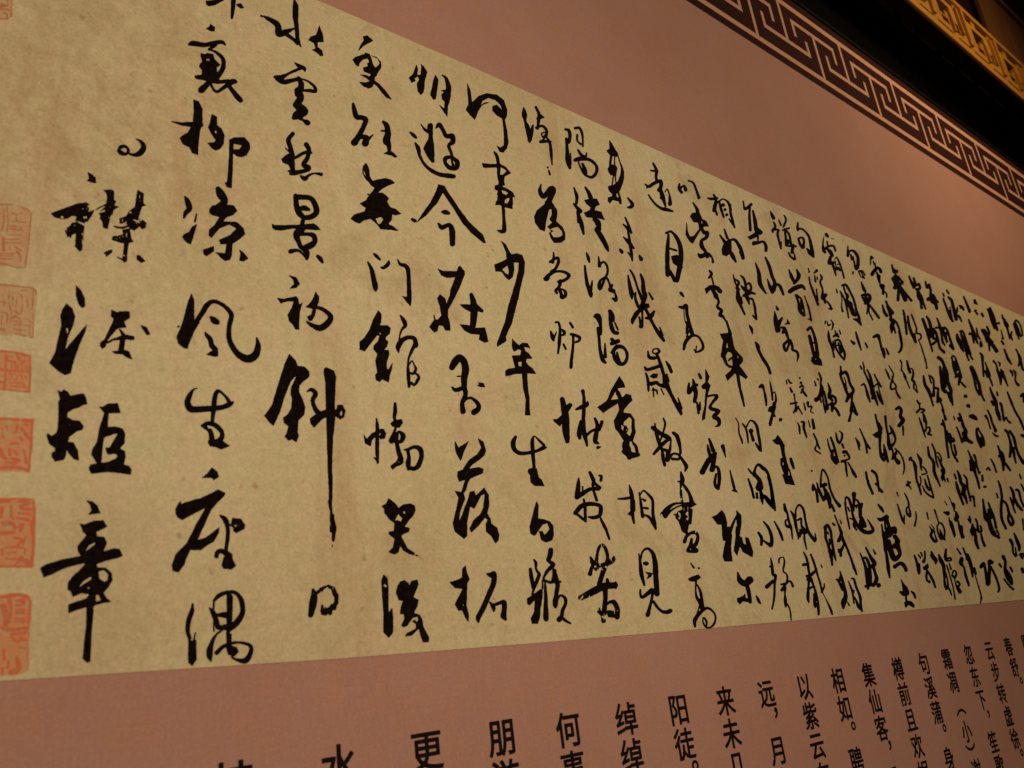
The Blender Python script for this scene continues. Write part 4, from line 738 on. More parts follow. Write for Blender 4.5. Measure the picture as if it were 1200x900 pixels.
i 8790 3324 258.7 -144.4 106.9 -489.6|s 136,439,12 137,396,17 161,367,42 207,378,33|p 26,251 158,332 238,316 311,272 278,243 172,199 119,162 37,127 0,132 50,181 53,215|h 196,277 247,275 245,258 196,242|s 143,175,20 97,98,20 30,0,23|s 190,203,12 265,134,15 372,62,20|s 167,147,17 193,93,28 210,37,33|s 191,118,12 238,85,17 238,43,20
i 9292 3344 243.7 -143.7 101.3 -476.0|s 0,369,10 15,306,20 45,243,28|s 112,372,10 110,310,17 55,245,17|s 106,274,17 207,314,20 200,259,20 96,228,17|s 119,224,17 76,136,13 103,81,12 89,0,25|s 133,218,12 174,157,17 170,77,18 185,2,10|s 121,154,7 134,105,12
i 9631 3417 232.4 -143.1 97.1 -465.6|s 74,322,8 75,250,28 156,295,25|s 149,284,20 153,231,23 86,136,17|s 0,83,33 151,141,20 252,99,17|s 100,130,20 72,71,17 170,55,33 163,0,25|s 156,178,15 207,143,17 170,55,17|s 112,106,20 183,76,20
i 8407 2677 274.7 -150.2 96.9 -522.2|s 4,503,17 0,427,28 35,393,30|s 112,565,25 123,515,28 181,454,42|s 89,508,12 122,442,28 113,384,28|s 86,363,28 134,340,50 67,272,42 37,204,13|s 154,376,12 215,347,20 234,270,17 216,156,17 175,70,25 83,0,22|s 117,281,20 118,214,12
i 8792 2580 256.7 -150.3 88.8 -508.4|s 86,636,10 60,519,20 0,346,13|s 158,579,13 121,473,20 126,384,25 165,285,25|s 201,389,8 170,294,13|s 262,620,8 282,528,10 285,462,12 256,399,12 342,406,12 328,354,10 262,326,12|s 256,317,4 274,222,7 271,68,8 246,0,12
i 9317 2818 240.9 -148.8 85.5 -491.2|s 1,377,20 14,286,25 10,168,20 0,0,10|s 127,431,13 161,373,25 144,276,25 132,172,25|s 73,272,13 67,178,20|s 209,296,17 246,243,25 239,148,20 230,79,20 309,36,22|s 185,258,17 132,172,20 210,185,17|s 67,94,25 231,164,20|h 214,263 220,230 198,217 197,243
i 9596 2938 231.2 -147.7 83.6 -480.3|s 121,341,8 136,265,17 143,206,13 74,56,17 111,15,13|s 0,204,10 154,238,13|s 136,265,20 118,166,17 87,75,13 111,15,12|s 222,246,17 186,161,17 199,68,17|s 259,261,13 310,227,17 312,131,17 320,1,20|s 259,35,20 309,0,17|s 250,190,13 210,113,13
i 10081 3325 218.4 -142.7 90.0 -454.4|s 40,349,7 49,319,10|s 0,272,12 13,161,18 30,55,23 68,0,17|s 121,182,8 63,35,17|s 184,426,10 215,386,13|s 170,330,17 234,297,28 220,202,25 209,126,33 197,51,28|s 342,226,8 296,171,17 191,114,25|s 239,114,17 318,101,17 342,51,12
i 10513 3559 208.4 -141.0 88.2 -441.9|s 231,203,8 257,108,20 276,17,25|s 0,38,10 65,32,22 93,0,12|s 27,34,12 24,14,12
i 10964 3583 197.8 -139.5 85.1 -429.9|p 88,200 134,214 164,152 66,146|s 0,37,12 57,0,12|s 36,44,20|s 208,34,17 229,4,12
i 11427 3466 187.4 -139.0 79.1 -421.5|s 0,264,8 26,210,17 11,98,17 29,4,12|s 99,294,20 121,218,25 130,141,22 114,58,17 114,0,17|s 192,102,17 261,120,17
i 11893 3402 178.6 -138.3 74.6 -413.5|s 5,339,8 0,288,17 81,212,20 31,162,17 0,227,20 41,280,17|s 40,174,17 22,90,12 4,7,12|s 154,124,12 72,49,12 80,0,10
i 12232 3458 170.9 -136.8 72.3 -404.1|s 1,213,12 134,290,17 239,268,12 237,173,12 202,84,8|s 10,194,12 0,90,12 13,0,12|s 96,241,10 104,160,20 93,86,20 121,60,17
i 10568 3129 205.4 -144.1 78.2 -450.0|s 100,316,8 115,220,20 122,129,33 149,9,12|s 65,119,20 35,4,13|s 0,112,28|s 263,228,8 235,130,13 267,89,15|s 261,51,17 235,0,33
i 11014 3102 195.0 -142.9 74.6 -439.1|s 0,265,30 38,200,28 48,126,33|s 194,343,15 204,267,20 119,195,20 178,129,33|s 77,283,10 160,221,17|s 80,113,17 19,0,12|s 166,99,25 221,13,13|s 228,109,12 278,32,17
i 10133 2938 217.1 -146.6 78.7 -466.4|s 18,217,20 0,134,28 56,19,13|s 11,207,10 64,145,12 67,21,8|s 156,281,20 214,296,22|s 154,249,17 148,141,20 158,0,17|s 245,283,12 241,192,17 245,14,17|s 155,223,8 183,93,12
i 11560 3279 184.7 -140.7 72.9 -425.3|s 111,210,3 90,107,8|s 73,85,22|s 0,33,13 30,0,15
i 9296 2218 241.2 -154.5 69.2 -511.2|s 131,542,33 190,526,30 220,465,25 227,366,33 182,270,33 199,174,33 149,111,37 129,0,13|s 94,429,17 52,309,28 0,173,33 46,139,33|s 75,263,50 67,198,33|s 178,425,20 147,322,42|s 110,131,25 123,44,28|h 165,473 186,451 174,392 141,395|h 88,216 125,181 118,156 78,175
i 9731 2486 228.7 -151.9 70.4 -492.8|s 42,319,8 101,354,12 156,354,10 167,287,13 169,194,17 157,107,20|s 62,322,8 28,216,17 37,133,17 19,92,17|s 92,284,17 99,226,22 98,183,12|s 0,90,17 147,148,33 110,92,28 25,6,17|s 123,44,8 159,15,15 204,0,8
i 9844 2364 227.3 -154.9 61.1 -502.2|s 0,2,33 17,0,25
i 9841 2247 227.2 -156.2 57.5 -506.3|s 0,7,42 13,0,25
i 10256 2856 215.2 -148.1 73.6 -470.1|s 11,131,13 0,59,12 17,0,10|s 106,129,12 108,76,12 136,31,12
i 10225 2376 215.0 -151.3 64.6 -480.9|s 52,401,28 46,366,33 30,259,20 0,134,17 32,57,13|s 70,400,25 105,339,25 117,245,25 119,193,28 96,78,20 128,0,12
i 10570 2610 204.4 -148.3 66.5 -463.4|s 128,401,17 156,369,22 99,261,17 0,95,13|s 193,293,10 195,239,12 182,165,33 169,118,37|s 106,172,13 116,102,17|s 161,108,8 186,58,10 184,0,7
i 11043 2661 193.6 -146.6 64.2 -450.3|s 5,304,18 58,274,12 43,198,13|s 154,317,8 191,294,15 159,266,12|s 36,188,20 54,99,28 0,0,10|s 164,216,12 181,153,28 199,91,20 212,10,8|s 76,157,17 213,195,13
i 11561 3015 184.7 -143.1 67.1 -432.9|s 0,181,17 9,105,17 18,59,25 74,0,10
i 11521 2735 183.7 -145.3 60.9 -439.4|s 0,177,10 38,154,18 22,105,8|s 127,196,10 158,162,18 69,64,12 77,18,20 120,0,28
i 11888 2988 176.1 -141.8 64.2 -423.3|s 107,278,13 130,232,17 129,143,28 0,40,12|s 147,136,12 102,21,20 155,0,17
i 11600 2527 181.5 -147.4 54.0 -445.0|s 0,57,20 114,99,20 68,0,33
i 10571 2172 202.4 -152.8 53.2 -477.0|s 86,403,8 89,324,20 118,240,33 81,122,28 66,8,17|s 0,217,20 38,187,28|s 257,371,8 255,327,12|s 254,229,17 263,186,20 203,40,17 197,4,12|s 77,130,33 79,78,37 82,1,13|s 223,24,12 301,59,10 306,24,10 372,0,12
i 11176 2117 190.2 -150.9 50.7 -462.3|s 0,466,8 14,372,17 41,239,17 74,171,13|s 41,239,17 115,139,18 157,0,15
i 11183 2033 189.3 -154.0 42.2 -471.7|s 0,8,20 103,0,33
i 10592 1670 199.3 -157.4 39.1 -490.1|s 116,388,17 166,359,17 151,246,20 116,176,25 0,66,20|s 255,393,13 307,311,23 287,206,20 290,104,20 353,24,33 394,22,33|s 194,182,12 138,85,20 123,0,10
i 10275 1559 211.1 -160.6 36.6 -509.5|s 56,281,8 62,224,20 86,177,50 75,110,42|s 3,158,25 86,177,33|s 62,93,33 0,0,17|s 111,80,17 195,8,15|h 23,172 64,179 58,166 24,160
i 9811 2111 225.6 -157.4 53.2 -509.4|s 0,21,25 77,25,47 152,0,17
i 9833 1793 224.6 -159.8 45.9 -516.7|s 47,200,20 89,208,20|s 18,185,12 0,95,30 16,0,25|s 83,199,13 126,154,13 136,90,22 104,19,17|s 63,92,33 54,27,33
i 10252 1957 212.1 -156.5 48.6 -496.5|s 106,305,12 138,240,17 130,163,13 152,73,25 149,56,12|s 0,226,25 27,170,8 18,77,10|s 41,29,5 102,5,13 167,0,13
i 9354 1805 238.3 -160.4 50.5 -529.5|s 9,280,7 2,243,8|s 179,325,20 186,270,20 179,182,25|s 116,271,20 121,240,17|s 192,176,17 201,137,37 143,76,50 183,33,33 277,13,25|s 109,105,17 103,18,17|s 0,161,7 19,73,13 30,0,18
i 9395 1315 235.3 -165.5 33.9 -545.0|s 67,400,7 87,340,17 114,265,25 86,187,20 78,125,20|s 44,291,17 51,238,42 0,189,25|s 191,363,20 200,325,17 186,254,12 174,161,12|s 67,185,20 85,111,20 69,0,12|s 201,175,20|s 241,142,17 211,87,17|s 209,22,20 246,24,17
i 9797 1521 222.2 -163.5 34.0 -527.7|s 0,8,8 66,36,13 94,10,10|s 218,141,7 249,79,12 256,0,10
i 9409 805 233.8 -172.1 13.4 -566.9|s 60,395,10 22,304,20 0,201,50 44,166,42 46,71,42 114,43,17|s 114,285,20 108,204,33|s 170,362,10 182,280,20 199,206,20 176,102,20|h 85,233 110,226 93,196 72,203|s 24,78,28 54,35,28 171,0,22|s 172,73,12 193,29,12
i 9804 901 219.8 -168.6 17.8 -543.7|s 67,376,10 73,334,13|s 222,520,8 229,454,20 189,351,20 106,255,22 26,161,25 0,78,20 33,0,17|s 191,304,12 253,260,20 245,175,20 280,122,20 277,69,28 200,44,28 170,104,20 216,151,17
i 10219 1081 208.6 -165.9 20.2 -525.9|s 96,287,12 127,225,25 83,144,22 5,70,17 8,0,10|s 0,164,8 5,70,17|s 247,263,20 307,249,17 290,152,18 314,81,17|s 130,154,12 140,91,28 204,46,20 232,31,10
i 10666 1347 200.4 -162.0 26.9 -506.6|s 46,189,8 48,140,10|s 0,67,8 38,0,17
i 10307 897 208.0 -169.0 11.0 -536.1|s 76,118,8 0,0,8
i 9124 2026 250.4 -159.9 57.4 -537.0|s 0,107,12 7,54,13 15,0,17
i 8932 1576 251.6 -163.4 47.2 -550.3|s 122,434,12 121,380,22 104,302,17 48,176,17 0,28,17|s 67,386,20 106,382,20|s 140,321,12 139,267,18 141,207,28|s 199,296,10 199,257,17 141,207,20 244,223,22 242,246,17|s 148,192,13 131,116,12 142,57,17 188,0,17|s 221,176,15 212,99,18 200,68,8
i 8417 2261 272.4 -157.0 74.9 -544.5|s 41,319,17 46,273,12 0,206,17 23,194,8 39,143,28 37,112,20|s 52,99,10 68,22,10|s 188,337,17 179,254,33 184,209,28|s 208,251,12 267,259,13 245,194,25 186,132,25 221,114,25|s 195,95,10 165,30,17|s 230,115,10 238,63,10 224,0,13|s 173,31,17 226,4,17
i 8502 1780 270.4 -162.1 58.1 -561.2|s 70,389,13 104,356,22 139,364,10|s 107,349,13 83,308,13|s 0,258,28 84,297,20 165,302,20 180,289,17 96,265,17|s 124,260,17 133,224,28 121,178,33|s 9,196,12 0,129,13|s 9,196,13 18,109,18 21,0,13|s 124,208,28 136,165,25 103,110,12|s 63,69,22 115,104,17 177,117,17 170,79,20 109,44,28 174,35,17
i 8055 1168 285.9 -171.1 33.7 -607.0|s 23,371,30 0,355,33 51,345,20 63,291,37 44,234,25 8,137,17|s 182,421,8 208,377,37 218,357,33 183,298,20 180,257,12|s 229,301,10 258,275,17 272,238,13 164,218,20|s 18,178,20 22,124,20 29,64,20 25,20,17|s 108,197,12 101,149,13 27,84,17|s 104,105,10 125,55,17 179,23,20 268,0,20|s 189,174,12 192,106,28 224,73,28|s 272,214,17 269,123,20 274,34,20 268,0,12|h 213,97 229,87 218,76 203,82
i 7817 1223 300.8 -172.8 31.8 -626.2|p 0,43 52,62 50,82 132,79 115,62 75,53 101,14 86,0 56,32 13,30
i 8875 2024 253.7 -157.3 66.4 -530.8|s 26,449,13 0,352,22 46,295,30 52,226,20 49,129,12|s 164,476,10 171,394,12|s 213,475,8 244,431,17 204,355,13 132,251,33|s 221,341,20 297,343,17 245,273,20 191,188,28|s 254,235,20 283,215,25|s 259,204,12 269,127,12 246,0,17
i 8492 1288 267.8 -168.1 38.2 -580.6|s 25,393,15 0,302,28 54,241,28 6,139,33 37,42,20 41,0,12|s 141,432,13 156,357,20 129,275,20 126,196,13|s 159,335,13 229,348,13 257,291,13 207,237,12|s 189,308,12 214,223,25 228,159,37 129,89,20|s 196,122,17 194,57,10|s 249,82,12 263,54,12
i 8463 800 266.8 -175.1 15.2 -605.1|s 78,342,7 102,308,12|s 203,392,8 225,341,12 254,314,38 252,286,25 228,250,8|s 0,233,20 71,225,50|s 68,183,8 62,115,20 72,47,17 72,0,12|s 58,156,10 110,130,12 88,14,20|s 266,248,13 255,195,50 209,173,42 211,153,17|s 256,161,12 240,77,30 253,2,42|s 286,99,33 260,37,28
i 8047 750 285.3 -177.9 10.8 -631.5|s 45,268,12 38,209,13|s 225,301,15 231,227,10 235,174,8|s 180,146,17 242,174,13 298,168,17 312,108,17 262,41,20 179,27,17 162,93,15 176,139,13|s 219,113,8 226,54,33 264,21,20|s 19,143,7 49,97,25 0,64,28 25,13,28 60,0,20|s 102,138,7 86,65,12 93,7,17|s 60,163,4 105,118,7
i 7558 890 309.9 -176.6 20.2 -648.8|s 53,297,12 60,262,12|s 0,189,12 7,119,18 17,44,20 39,13,13|s 76,89,8 37,31,13|s 199,294,13 223,230,15 207,177,17 154,156,15 135,110,20 182,86,25 204,125,17 200,177,12|s 316,129,7 288,69,18 220,0,20
i 7615 348 306.9 -184.2 -7.3 -674.8|s 4,280,13 15,231,22 2,176,22 0,127,25|s 17,213,10 50,200,15 20,139,17|s 81,286,12 105,258,17|s 139,305,12 148,274,15|s 220,314,13 199,267,20 145,224,33|p 104,178 218,208 218,174 155,150 103,153|s 165,143,25 125,101,22 113,58,17|s 185,131,17 225,62,28 235,0,17|s 150,51,33
i 7932 236 285.1 -183.8 -9.5 -653.2|s 34,423,17 35,379,42 71,347,42 54,319,20|s 0,392,17 37,360,17|s 167,398,13 171,346,42 196,295,37 155,207,25 121,132,28 126,94,25|s 188,282,17 200,187,13 169,106,20|s 162,106,17 189,80,20 196,36,12|s 342,443,20 290,384,33 287,346,25|s 277,352,25 376,368,20 383,345,20 298,339,13|s 266,301,10 270,205,13 270,116,12 246,0,15|s 329,320,12 333,268,20|s 337,229,20 391,254,15 419,228,17 364,190,28 318,210,20|s 348,178,12 343,114,20|s 398,151,25 425,125,20 364,101,33 383,62,42
i 8509 183 264.9 -182.0 -8.0 -628.6|s 6,506,12 50,456,18|s 42,410,42 0,371,42 32,337,20|s 141,510,17 160,456,17 175,409,42|s 43,331,12 21,252,20 28,161,12|s 202,450,25 204,382,42 196,302,37 171,243,17|s 141,510,17 155,450,17|s 253,315,37 252,268,28|s 235,255,5 237,155,8 237,77,12 218,38,20 175,0,8|s 43,331,17 28,252,25 37,173,20
i 8937 274 246.4 -180.8 -9.6 -608.5|s 0,242,33 69,269,33 83,241,20 57,160,25 40,79,42|s 243,288,50 281,281,37|s 216,274,25 146,179,28 53,85,42|s 225,240,17 262,163,17 279,94,18 271,26,20 226,0,20
i 9386 284 231.7 -179.1 -9.0 -589.9|s 154,325,37 170,275,20 107,205,28 126,148,58 154,91,50 162,56,25|s 0,252,13 26,227,17|s 6,108,8 68,51,13 155,0,17|s 252,217,12 273,174,13
i 9932 454 217.9 -176.8 -7.6 -570.9|s 0,29,28 15,0,33
i 9831 589 217.9 -174.0 1.1 -560.8|s 29,196,28 45,145,25 0,63,13 37,27,20|s 188,266,8 194,213,25 211,138,33 179,86,17|s 97,115,8 61,34,17|s 172,41,25 255,48,13 256,26,17|s 172,41,17 197,0,13
i 8944 694 249.3 -175.1 9.8 -590.3|s 15,181,20 14,132,20|s 92,196,20 71,119,25 43,56,28 54,0,20|s 218,149,13 210,78,20 223,25,20|s 150,183,20 185,162,17|s 266,192,13 228,163,12|s 14,286,8 46,273,28 67,316,8|s 41,266,20 48,252,12|s 200,291,12 204,248,15 175,183,20|s 83,231,17 0,160,20|s 78,224,12 84,161,25|s 261,221,12 259,171,12
i 8626 1345 265.6 -169.5 33.1 -583.7|s 46,114,17 65,93,33 53,50,20|s 16,41,20 0,4,12|s 48,42,20 60,0,12|s 128,33,12 123,0,12
i 8929 1117 250.1 -169.7 27.0 -571.6|s 22,315,10 26,272,12|s 113,354,10 130,292,25 115,233,25|s 1,234,12 0,147,28 21,9,17|s 118,226,25 162,191,42 104,130,42 120,80,28 116,26,12|s 241,321,8 280,278,15 238,180,15 228,92,17 219,55,13|s 228,92,17 309,99,20 307,59,12 279,0,15
i 7176 194 330.9 -189.1 -23.1 -716.7|p 84,237 122,192 158,167 170,132 157,109 113,99 45,101 0,131 13,142 65,135 71,158|s 98,105,20 81,65,17|p 41,49 96,59 167,50 201,20 183,0 144,11 103,27 40,3 25,21|s 214,131,17 242,112,25 253,77,17
"""
SEAL_DATA = """
f 378 2901 1539.3 99.5 542.5 -1075.9|g 0,174 149,253 158,79 144,61 13,0|s 146,249,15 153,145,15 153,82,15|s 131,241,13 136,149,15 136,133,13 123,123,20 98,111,20|s 114,131,9 125,132,17|s 99,96,12 135,111,13 146,107,13|s 125,87,15 138,88,20 140,64,15|s 33,11,11 127,56,11 146,64,11|s 47,103,27 88,124,20|s 50,56,27 92,77,20
f 464 1765 1656.6 102.0 340.6 -1292.3|g 0,263 188,295 203,279 198,159 194,26 19,0|s 0,261,12 105,290,12 160,294,10 192,282,10|s 198,274,12 198,159,14 194,80,16 191,26,18|s 18,5,12 110,24,14 158,18,14 191,24,14|s 112,280,10 119,216,14 119,169,10|s 100,265,12 105,220,12 100,172,14|s 71,257,14 80,166,14|s 128,258,14 147,257,16 164,268,10|s 147,257,12 149,224,12|s 131,219,8 182,229,10|s 120,196,8 168,202,10|s 127,183,8 172,191,8|s 119,154,9 167,168,9|s 115,133,12 168,147,10|s 116,118,10 171,132,10|s 106,135,30 112,83,34|s 132,103,14 136,89,10|s 152,108,12 174,98,14|s 160,87,30 171,74,34|s 95,67,10 148,77,10|s 99,57,10 146,66,10|s 103,44,10 147,53,10|s 173,67,14 174,48,12|s 62,123,30 70,50,30
f 498 1479 1689.5 101.4 266.9 -1364.4|g 0,212 91,224 154,229 198,228 207,207 204,120 202,19 185,12 141,16 15,0|s 0,207,18 91,220,12 147,224,16 181,228,12 200,215,14 202,196,11|s 190,220,14 193,184,11 192,137,11|s 108,199,12 110,154,12 122,104,12|s 119,195,11 124,137,11|s 136,166,9 136,136,9|s 150,208,11 169,214,11|s 151,189,12 155,170,14 156,130,12 154,107,11|s 170,173,11 176,148,12 172,133,9|s 135,116,21 146,105,14|s 81,145,11 104,146,11|s 93,154,11 95,128,11|s 73,98,12 107,101,16 108,63,12|s 89,91,11 91,47,12|s 119,78,14 136,94,18 152,84,12|s 119,71,11 163,76,9|s 133,58,11 180,63,12|s 153,78,11 157,27,11|s 134,39,9 178,42,11|s 140,21,12 180,18,12|s 176,88,11 190,81,12|s 187,71,11 190,23,11 201,22,12 196,112,11|s 62,35,27 103,30,27|s 27,176,36 41,50,36
r 517 1260 1731.7 105.2 205.6 -1430.8|g 0,153 90,165 178,160 184,91 183,13 177,5 110,4 11,0|s 1,149,20 90,160,23 131,162,23 176,156,20|s 177,160,20 180,87,23 182,19,20 175,8,20 110,7,12 11,3,18|s 94,162,21 98,82,21 99,45,27 97,11,27|s 100,85,12 138,86,16 180,91,12|s 101,148,9 102,126,11 128,124,14|s 109,143,9 122,145,9|s 131,159,27 134,137,18|s 114,122,11 117,91,9|s 126,120,12 130,90,12|s 140,144,11 143,132,11 167,133,14|s 147,152,11 163,153,11|s 147,120,12 162,129,12|s 137,109,27 139,94,18|s 150,114,11 153,93,14|s 163,113,11 169,95,14|s 111,75,11 122,61,12 110,47,9|s 126,74,11 140,63,12 128,46,9|s 144,79,12 158,59,14|s 160,75,9 174,55,12|s 108,37,9 146,39,9|s 122,24,11 175,25,12|s 154,40,11 167,33,11|s 54,88,23 95,85,20|s 63,34,36 95,36,23|s 39,132,23 72,128,18
r 518 947 1778.7 108.5 126.4 -1512.0|g 0,206 153,214 201,215 204,140 200,7 15,0|s 1,197,29 110,206,29 151,206,33|s 167,206,38 200,206,38|s 199,208,38 198,159,29 200,103,29 197,44,33 197,11,27|s 15,3,29 103,16,38 152,21,33 197,14,29|s 174,190,29 187,188,22|s 162,174,22 179,153,33 196,132,38|s 149,188,18 147,161,22 138,153,13|s 112,176,16 119,159,11|s 100,168,13 105,132,18|s 134,112,27 156,114,22|s 158,140,18 171,126,22|s 130,90,22 131,68,29|s 145,84,22 156,70,18|s 173,93,22 180,75,27 186,43,38|s 99,87,33 106,66,44 119,53,22|s 141,54,38 163,49,38|s 120,38,22 151,37,27|s 57,164,44 78,129,33|s 51,84,44 82,64,44
r 540 601 1829.1 110.8 24.6 -1610.4|g 0,250 181,253 202,237 211,72 204,0 18,6|s 1,238,44 107,241,49 131,249,22 193,249,18|s 197,248,38 203,195,29 200,156,67 202,128,49 206,72,29 203,17,44 189,4,33 18,7,16|s 144,239,16 182,237,33 151,221,22|s 127,221,33 126,189,33 136,175,16|s 155,214,29 189,212,38|s 153,197,22 190,194,27|s 145,179,22 185,173,33|s 97,213,44 96,181,33|s 104,157,56 131,158,44 144,141,33|s 156,148,44 168,155,33 160,131,33|s 97,123,44 139,127,33|s 143,106,29 168,100,29 157,82,33|s 172,83,29 179,114,16|s 107,65,29 108,45,22|s 118,72,16 172,72,16 180,52,22|s 122,52,13 149,55,16|s 169,31,67 191,18,67|s 121,32,16 163,28,18 152,11,18|s 50,156,67 68,106,56|s 57,55,44 85,32,44
r 556 234 1892.5 115.3 -96.9 -1727.6|g 0,275 160,276 184,270 195,251 195,182 194,111 198,12 176,0 20,3|s 1,272,29 102,265,29 134,271,49 174,266,42 190,247,37 190,211,32 190,175,32|s 145,251,32 166,250,54 170,237,29 146,236,24|s 147,218,24 172,217,29|s 147,209,24 174,206,24|s 149,188,29 175,187,29|s 146,179,17 177,177,24|s 125,257,49 131,221,37 127,178,37|s 107,232,73 119,196,73 118,168,61|s 105,162,37 122,154,61 148,152,37 187,155,44|s 136,135,32 181,140,37|s 169,119,54 182,115,42|s 147,117,32 163,109,17|s 139,128,24 153,113,32|s 193,139,12 194,75,10 197,15,10|s 164,91,17 184,86,17|s 160,57,42 168,21,61|s 144,10,61 163,11,61|s 117,84,37 122,53,24|s 135,45,32 133,24,24|s 117,25,24 119,1,24|s 51,224,73 64,171,73|s 51,85,61 79,32,61
"""
for line in INK_DATA.strip().splitlines():
    tag, X, Y, M, items = parse(line)
    me = field_mesh('brush_character', items, X, Y, M, fat=0.62 if X * Q > 1.75 else 0.30, starved=(tag == 'q'))
    o = link('brush_character', me, INK, scroll)
    o.location = (X * Q, YS - 0.0003, Z + Y * Q)

for line in SEAL_DATA.strip().splitlines():
    tag, X, Y, M, items = parse(line)
    ground = [('p', pts) for k, pts in items if k == 'g']
    marks = [it for it in items if it[0] != 'g']
    me = field_mesh('seal_stamp', ground, X, Y, M, 1.0)
    g = link('seal_stamp', me, TINT_R if tag == 'r' else TINT_F, scroll)
    g.location = (X * Q, YS - 0.0002, Z + Y * Q)
    me = field_mesh('seal_mark', marks, X, Y, M, 0.7, 0.15)
    s = link('seal_mark', me, SEAL_R if tag == 'r' else SEAL_F, g)
    s.location = (0, -0.0002, 0)

# ------------------------------------------------------------------ trim, dark recess, carved frieze above
trim = box_obj('edge_trim', [(-1.6, 6.2, D - 0.004, D + 0.034, Z + panel_top + 0.0005, Z + panel_top + 0.012)], TRIM, None, 0.002)
thing(trim, 'thin black metal strip running along the top edge of the pink panel', 'trim')

wall = box_obj('wall', [(-3.0, 26.0, D + 0.16, D + 0.30, Z - 1.6, Z + 9.0)], BLACK)
wall['kind'] = 'structure'

# carved gilded lattice board: cells of a repeating key pattern, cut right through
PER = 0.295
X0 = 2.720
holes = [(0.028, 0.146, 1.880, 1.903), (0.190, 0.290, 1.880, 1.903),          # slots along the lower rail
         (0.086, 0.142, 1.928, 1.954), (0.186, 0.228, 1.922, 1.970),
         (0.080, 0.186, 1.988, 2.030), (0.080, 0.126, 1.962, 1.988),
         (0.014, 0.102, 2.048, 2.072), (0.020, 0.050, 2.024, 2.048), (0.136, 0.242, 2.052, 2.072)]
xs = sorted({0.0, PER} | {h[0] for h in holes} | {h[1] for h in holes})
zs = sorted({1.876, 2.074} | {h[2] for h in holes} | {h[3] for h in holes})
tile = []
for j in range(len(zs) - 1):
    run = None
    for i in range(len(xs) - 1):
        cx, cz = (xs[i] + xs[i + 1]) / 2, (zs[j] + zs[j + 1]) / 2
        hole = any(h[0] < cx < h[1] and h[2] < cz < h[3] for h in holes)
        if not hole:
            run = (run[0], xs[i + 1]) if run else (xs[i], xs[i + 1])
        if run and (hole or i == len(xs) - 2):
            tile.append((run[0], run[1], zs[j], zs[j + 1]))
            run = None


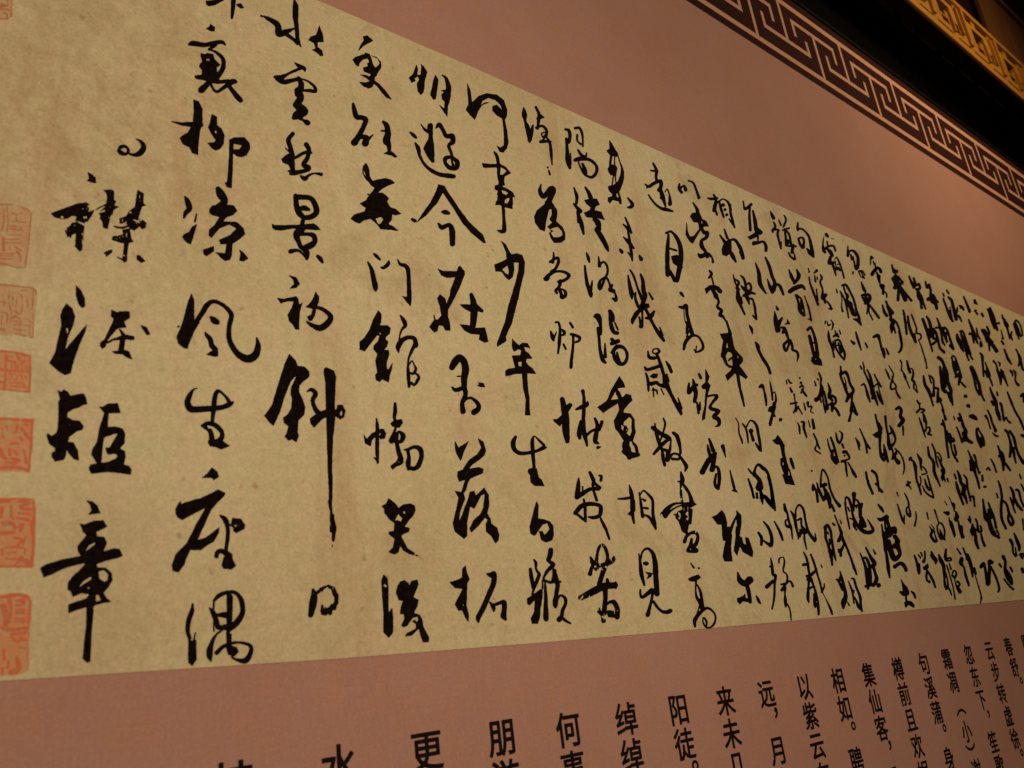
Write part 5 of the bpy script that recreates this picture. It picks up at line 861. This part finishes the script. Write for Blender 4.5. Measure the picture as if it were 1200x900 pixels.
def lattice_mesh():
    """Front and back faces of every solid cell plus the walls of the cut-outs."""
    import bmesh
    bm = bmesh.new()
    xg, zg = xs, zs
    solid = lambda i, j: 0 <= i < len(xg) - 1 and 0 <= j < len(zg) - 1 and not any(
        h[0] < (xg[i] + xg[i + 1]) / 2 < h[1] and h[2] < (zg[j] + zg[j + 1]) / 2 < h[3] for h in holes)
    cache = {}

    def v(x, y, z):
        k = (round(x, 5), round(y, 5), round(z, 5))
        if k not in cache:
            cache[k] = bm.verts.new(k)
        return cache[k]
    ya, yb = -0.022, 0.0
    for i in range(len(xg) - 1):
        for j in range(len(zg) - 1):
            if not solid(i, j):
                continue
            a, b, c, d = xg[i], xg[i + 1], zg[j], zg[j + 1]
            bm.faces.new([v(a, ya, c), v(b, ya, c), v(b, ya, d), v(a, ya, d)])
            bm.faces.new([v(a, yb, d), v(b, yb, d), v(b, yb, c), v(a, yb, c)])
            if not solid(i - 1, j) and i > 0:
                bm.faces.new([v(a, yb, c), v(a, ya, c), v(a, ya, d), v(a, yb, d)])
            if not solid(i + 1, j) and i < len(xg) - 2:
                bm.faces.new([v(b, ya, c), v(b, yb, c), v(b, yb, d), v(b, ya, d)])
            if not solid(i, j - 1):
                bm.faces.new([v(a, yb, c), v(b, yb, c), v(b, ya, c), v(a, ya, c)])
            if not solid(i, j + 1):
                bm.faces.new([v(a, ya, d), v(b, ya, d), v(b, yb, d), v(a, yb, d)])
    # raised posts and ribs on the face of the board
    for x0, x1, z0, z1 in ((-0.010, 0.010, 1.908, 2.068), (0.153, 0.166, 1.908, 1.982), (0.234, 0.246, 1.930, 2.048)):
        q = [[v(x, y, z) for x, z in ((x0, z0), (x1, z0), (x1, z1), (x0, z1))] for y in (-0.031, -0.0225)]
        bm.faces.new(q[0])
        for k in range(4):
            bm.faces.new([q[0][k], q[1][k], q[1][(k + 1) % 4], q[0][(k + 1) % 4]])
    bmesh.ops.recalc_face_normals(bm, faces=bm.faces)
    me = bpy.data.meshes.new('lattice_section')
    bm.to_mesh(me)
    bm.free()
    me.materials.append(GILT)
    return me


frieze = bpy.data.objects.new('carved_frieze', None)
C.objects.link(frieze)
frieze.location = (X0, D, Z)
thing(frieze, 'gilded wooden frieze board with cut out key lattice, above the dark gap over the panel', 'frieze')
LM = lattice_mesh()
for k in range(-6, 9):
    o = link('lattice_section', LM, None, frieze)
    o.location = (k * PER, 0.030, 0)
box_obj('rail', [(-6 * PER, 9 * PER, 0.0, 0.034, 1.846, 1.8755)], GILT, frieze, 0.003)
box_obj('rail', [(-6 * PER, 9 * PER, 0.0, 0.034, 2.0745, 2.096)], GILT, frieze, 0.003)
box_obj('moulding', [(-6 * PER, 9 * PER, 0.006, 0.044, 1.834, 1.8455)], REDWOOD, frieze, 0.002)
box_obj('backing_board', [(-6 * PER, 9 * PER, 0.075, 0.090, 1.835, 2.100)], BLACK, frieze)

# plain boards and a rail above the frieze, right of the dark opening
boards = bpy.data.objects.new('wall_boarding', None)
C.objects.link(boards)
boards.location = (3.40, D + 0.02, Z)
thing(boards, 'dull brown upright boards under a pale rail, above the gilded frieze at the right', 'boarding')
for k in range(9):
    box_obj('board', [(k * 0.262 + 0.002, k * 0.262 + 0.260, 0.0, 0.018, 2.098, 2.452)], BROWN, boards, 0.003)
box_obj('rail', [(0.0, 2.4, -0.012, 0.02, 2.455, 2.485)], BROWN, boards, 0.003)
lintel = box_obj('lintel_board', [(0.6, 3.395, D + 0.05, D + 0.07, Z + 2.10, Z + 3.0)], REDWOOD)
thing(lintel, 'nearly black red lacquered board above the frieze, left of the brown boards', 'board')
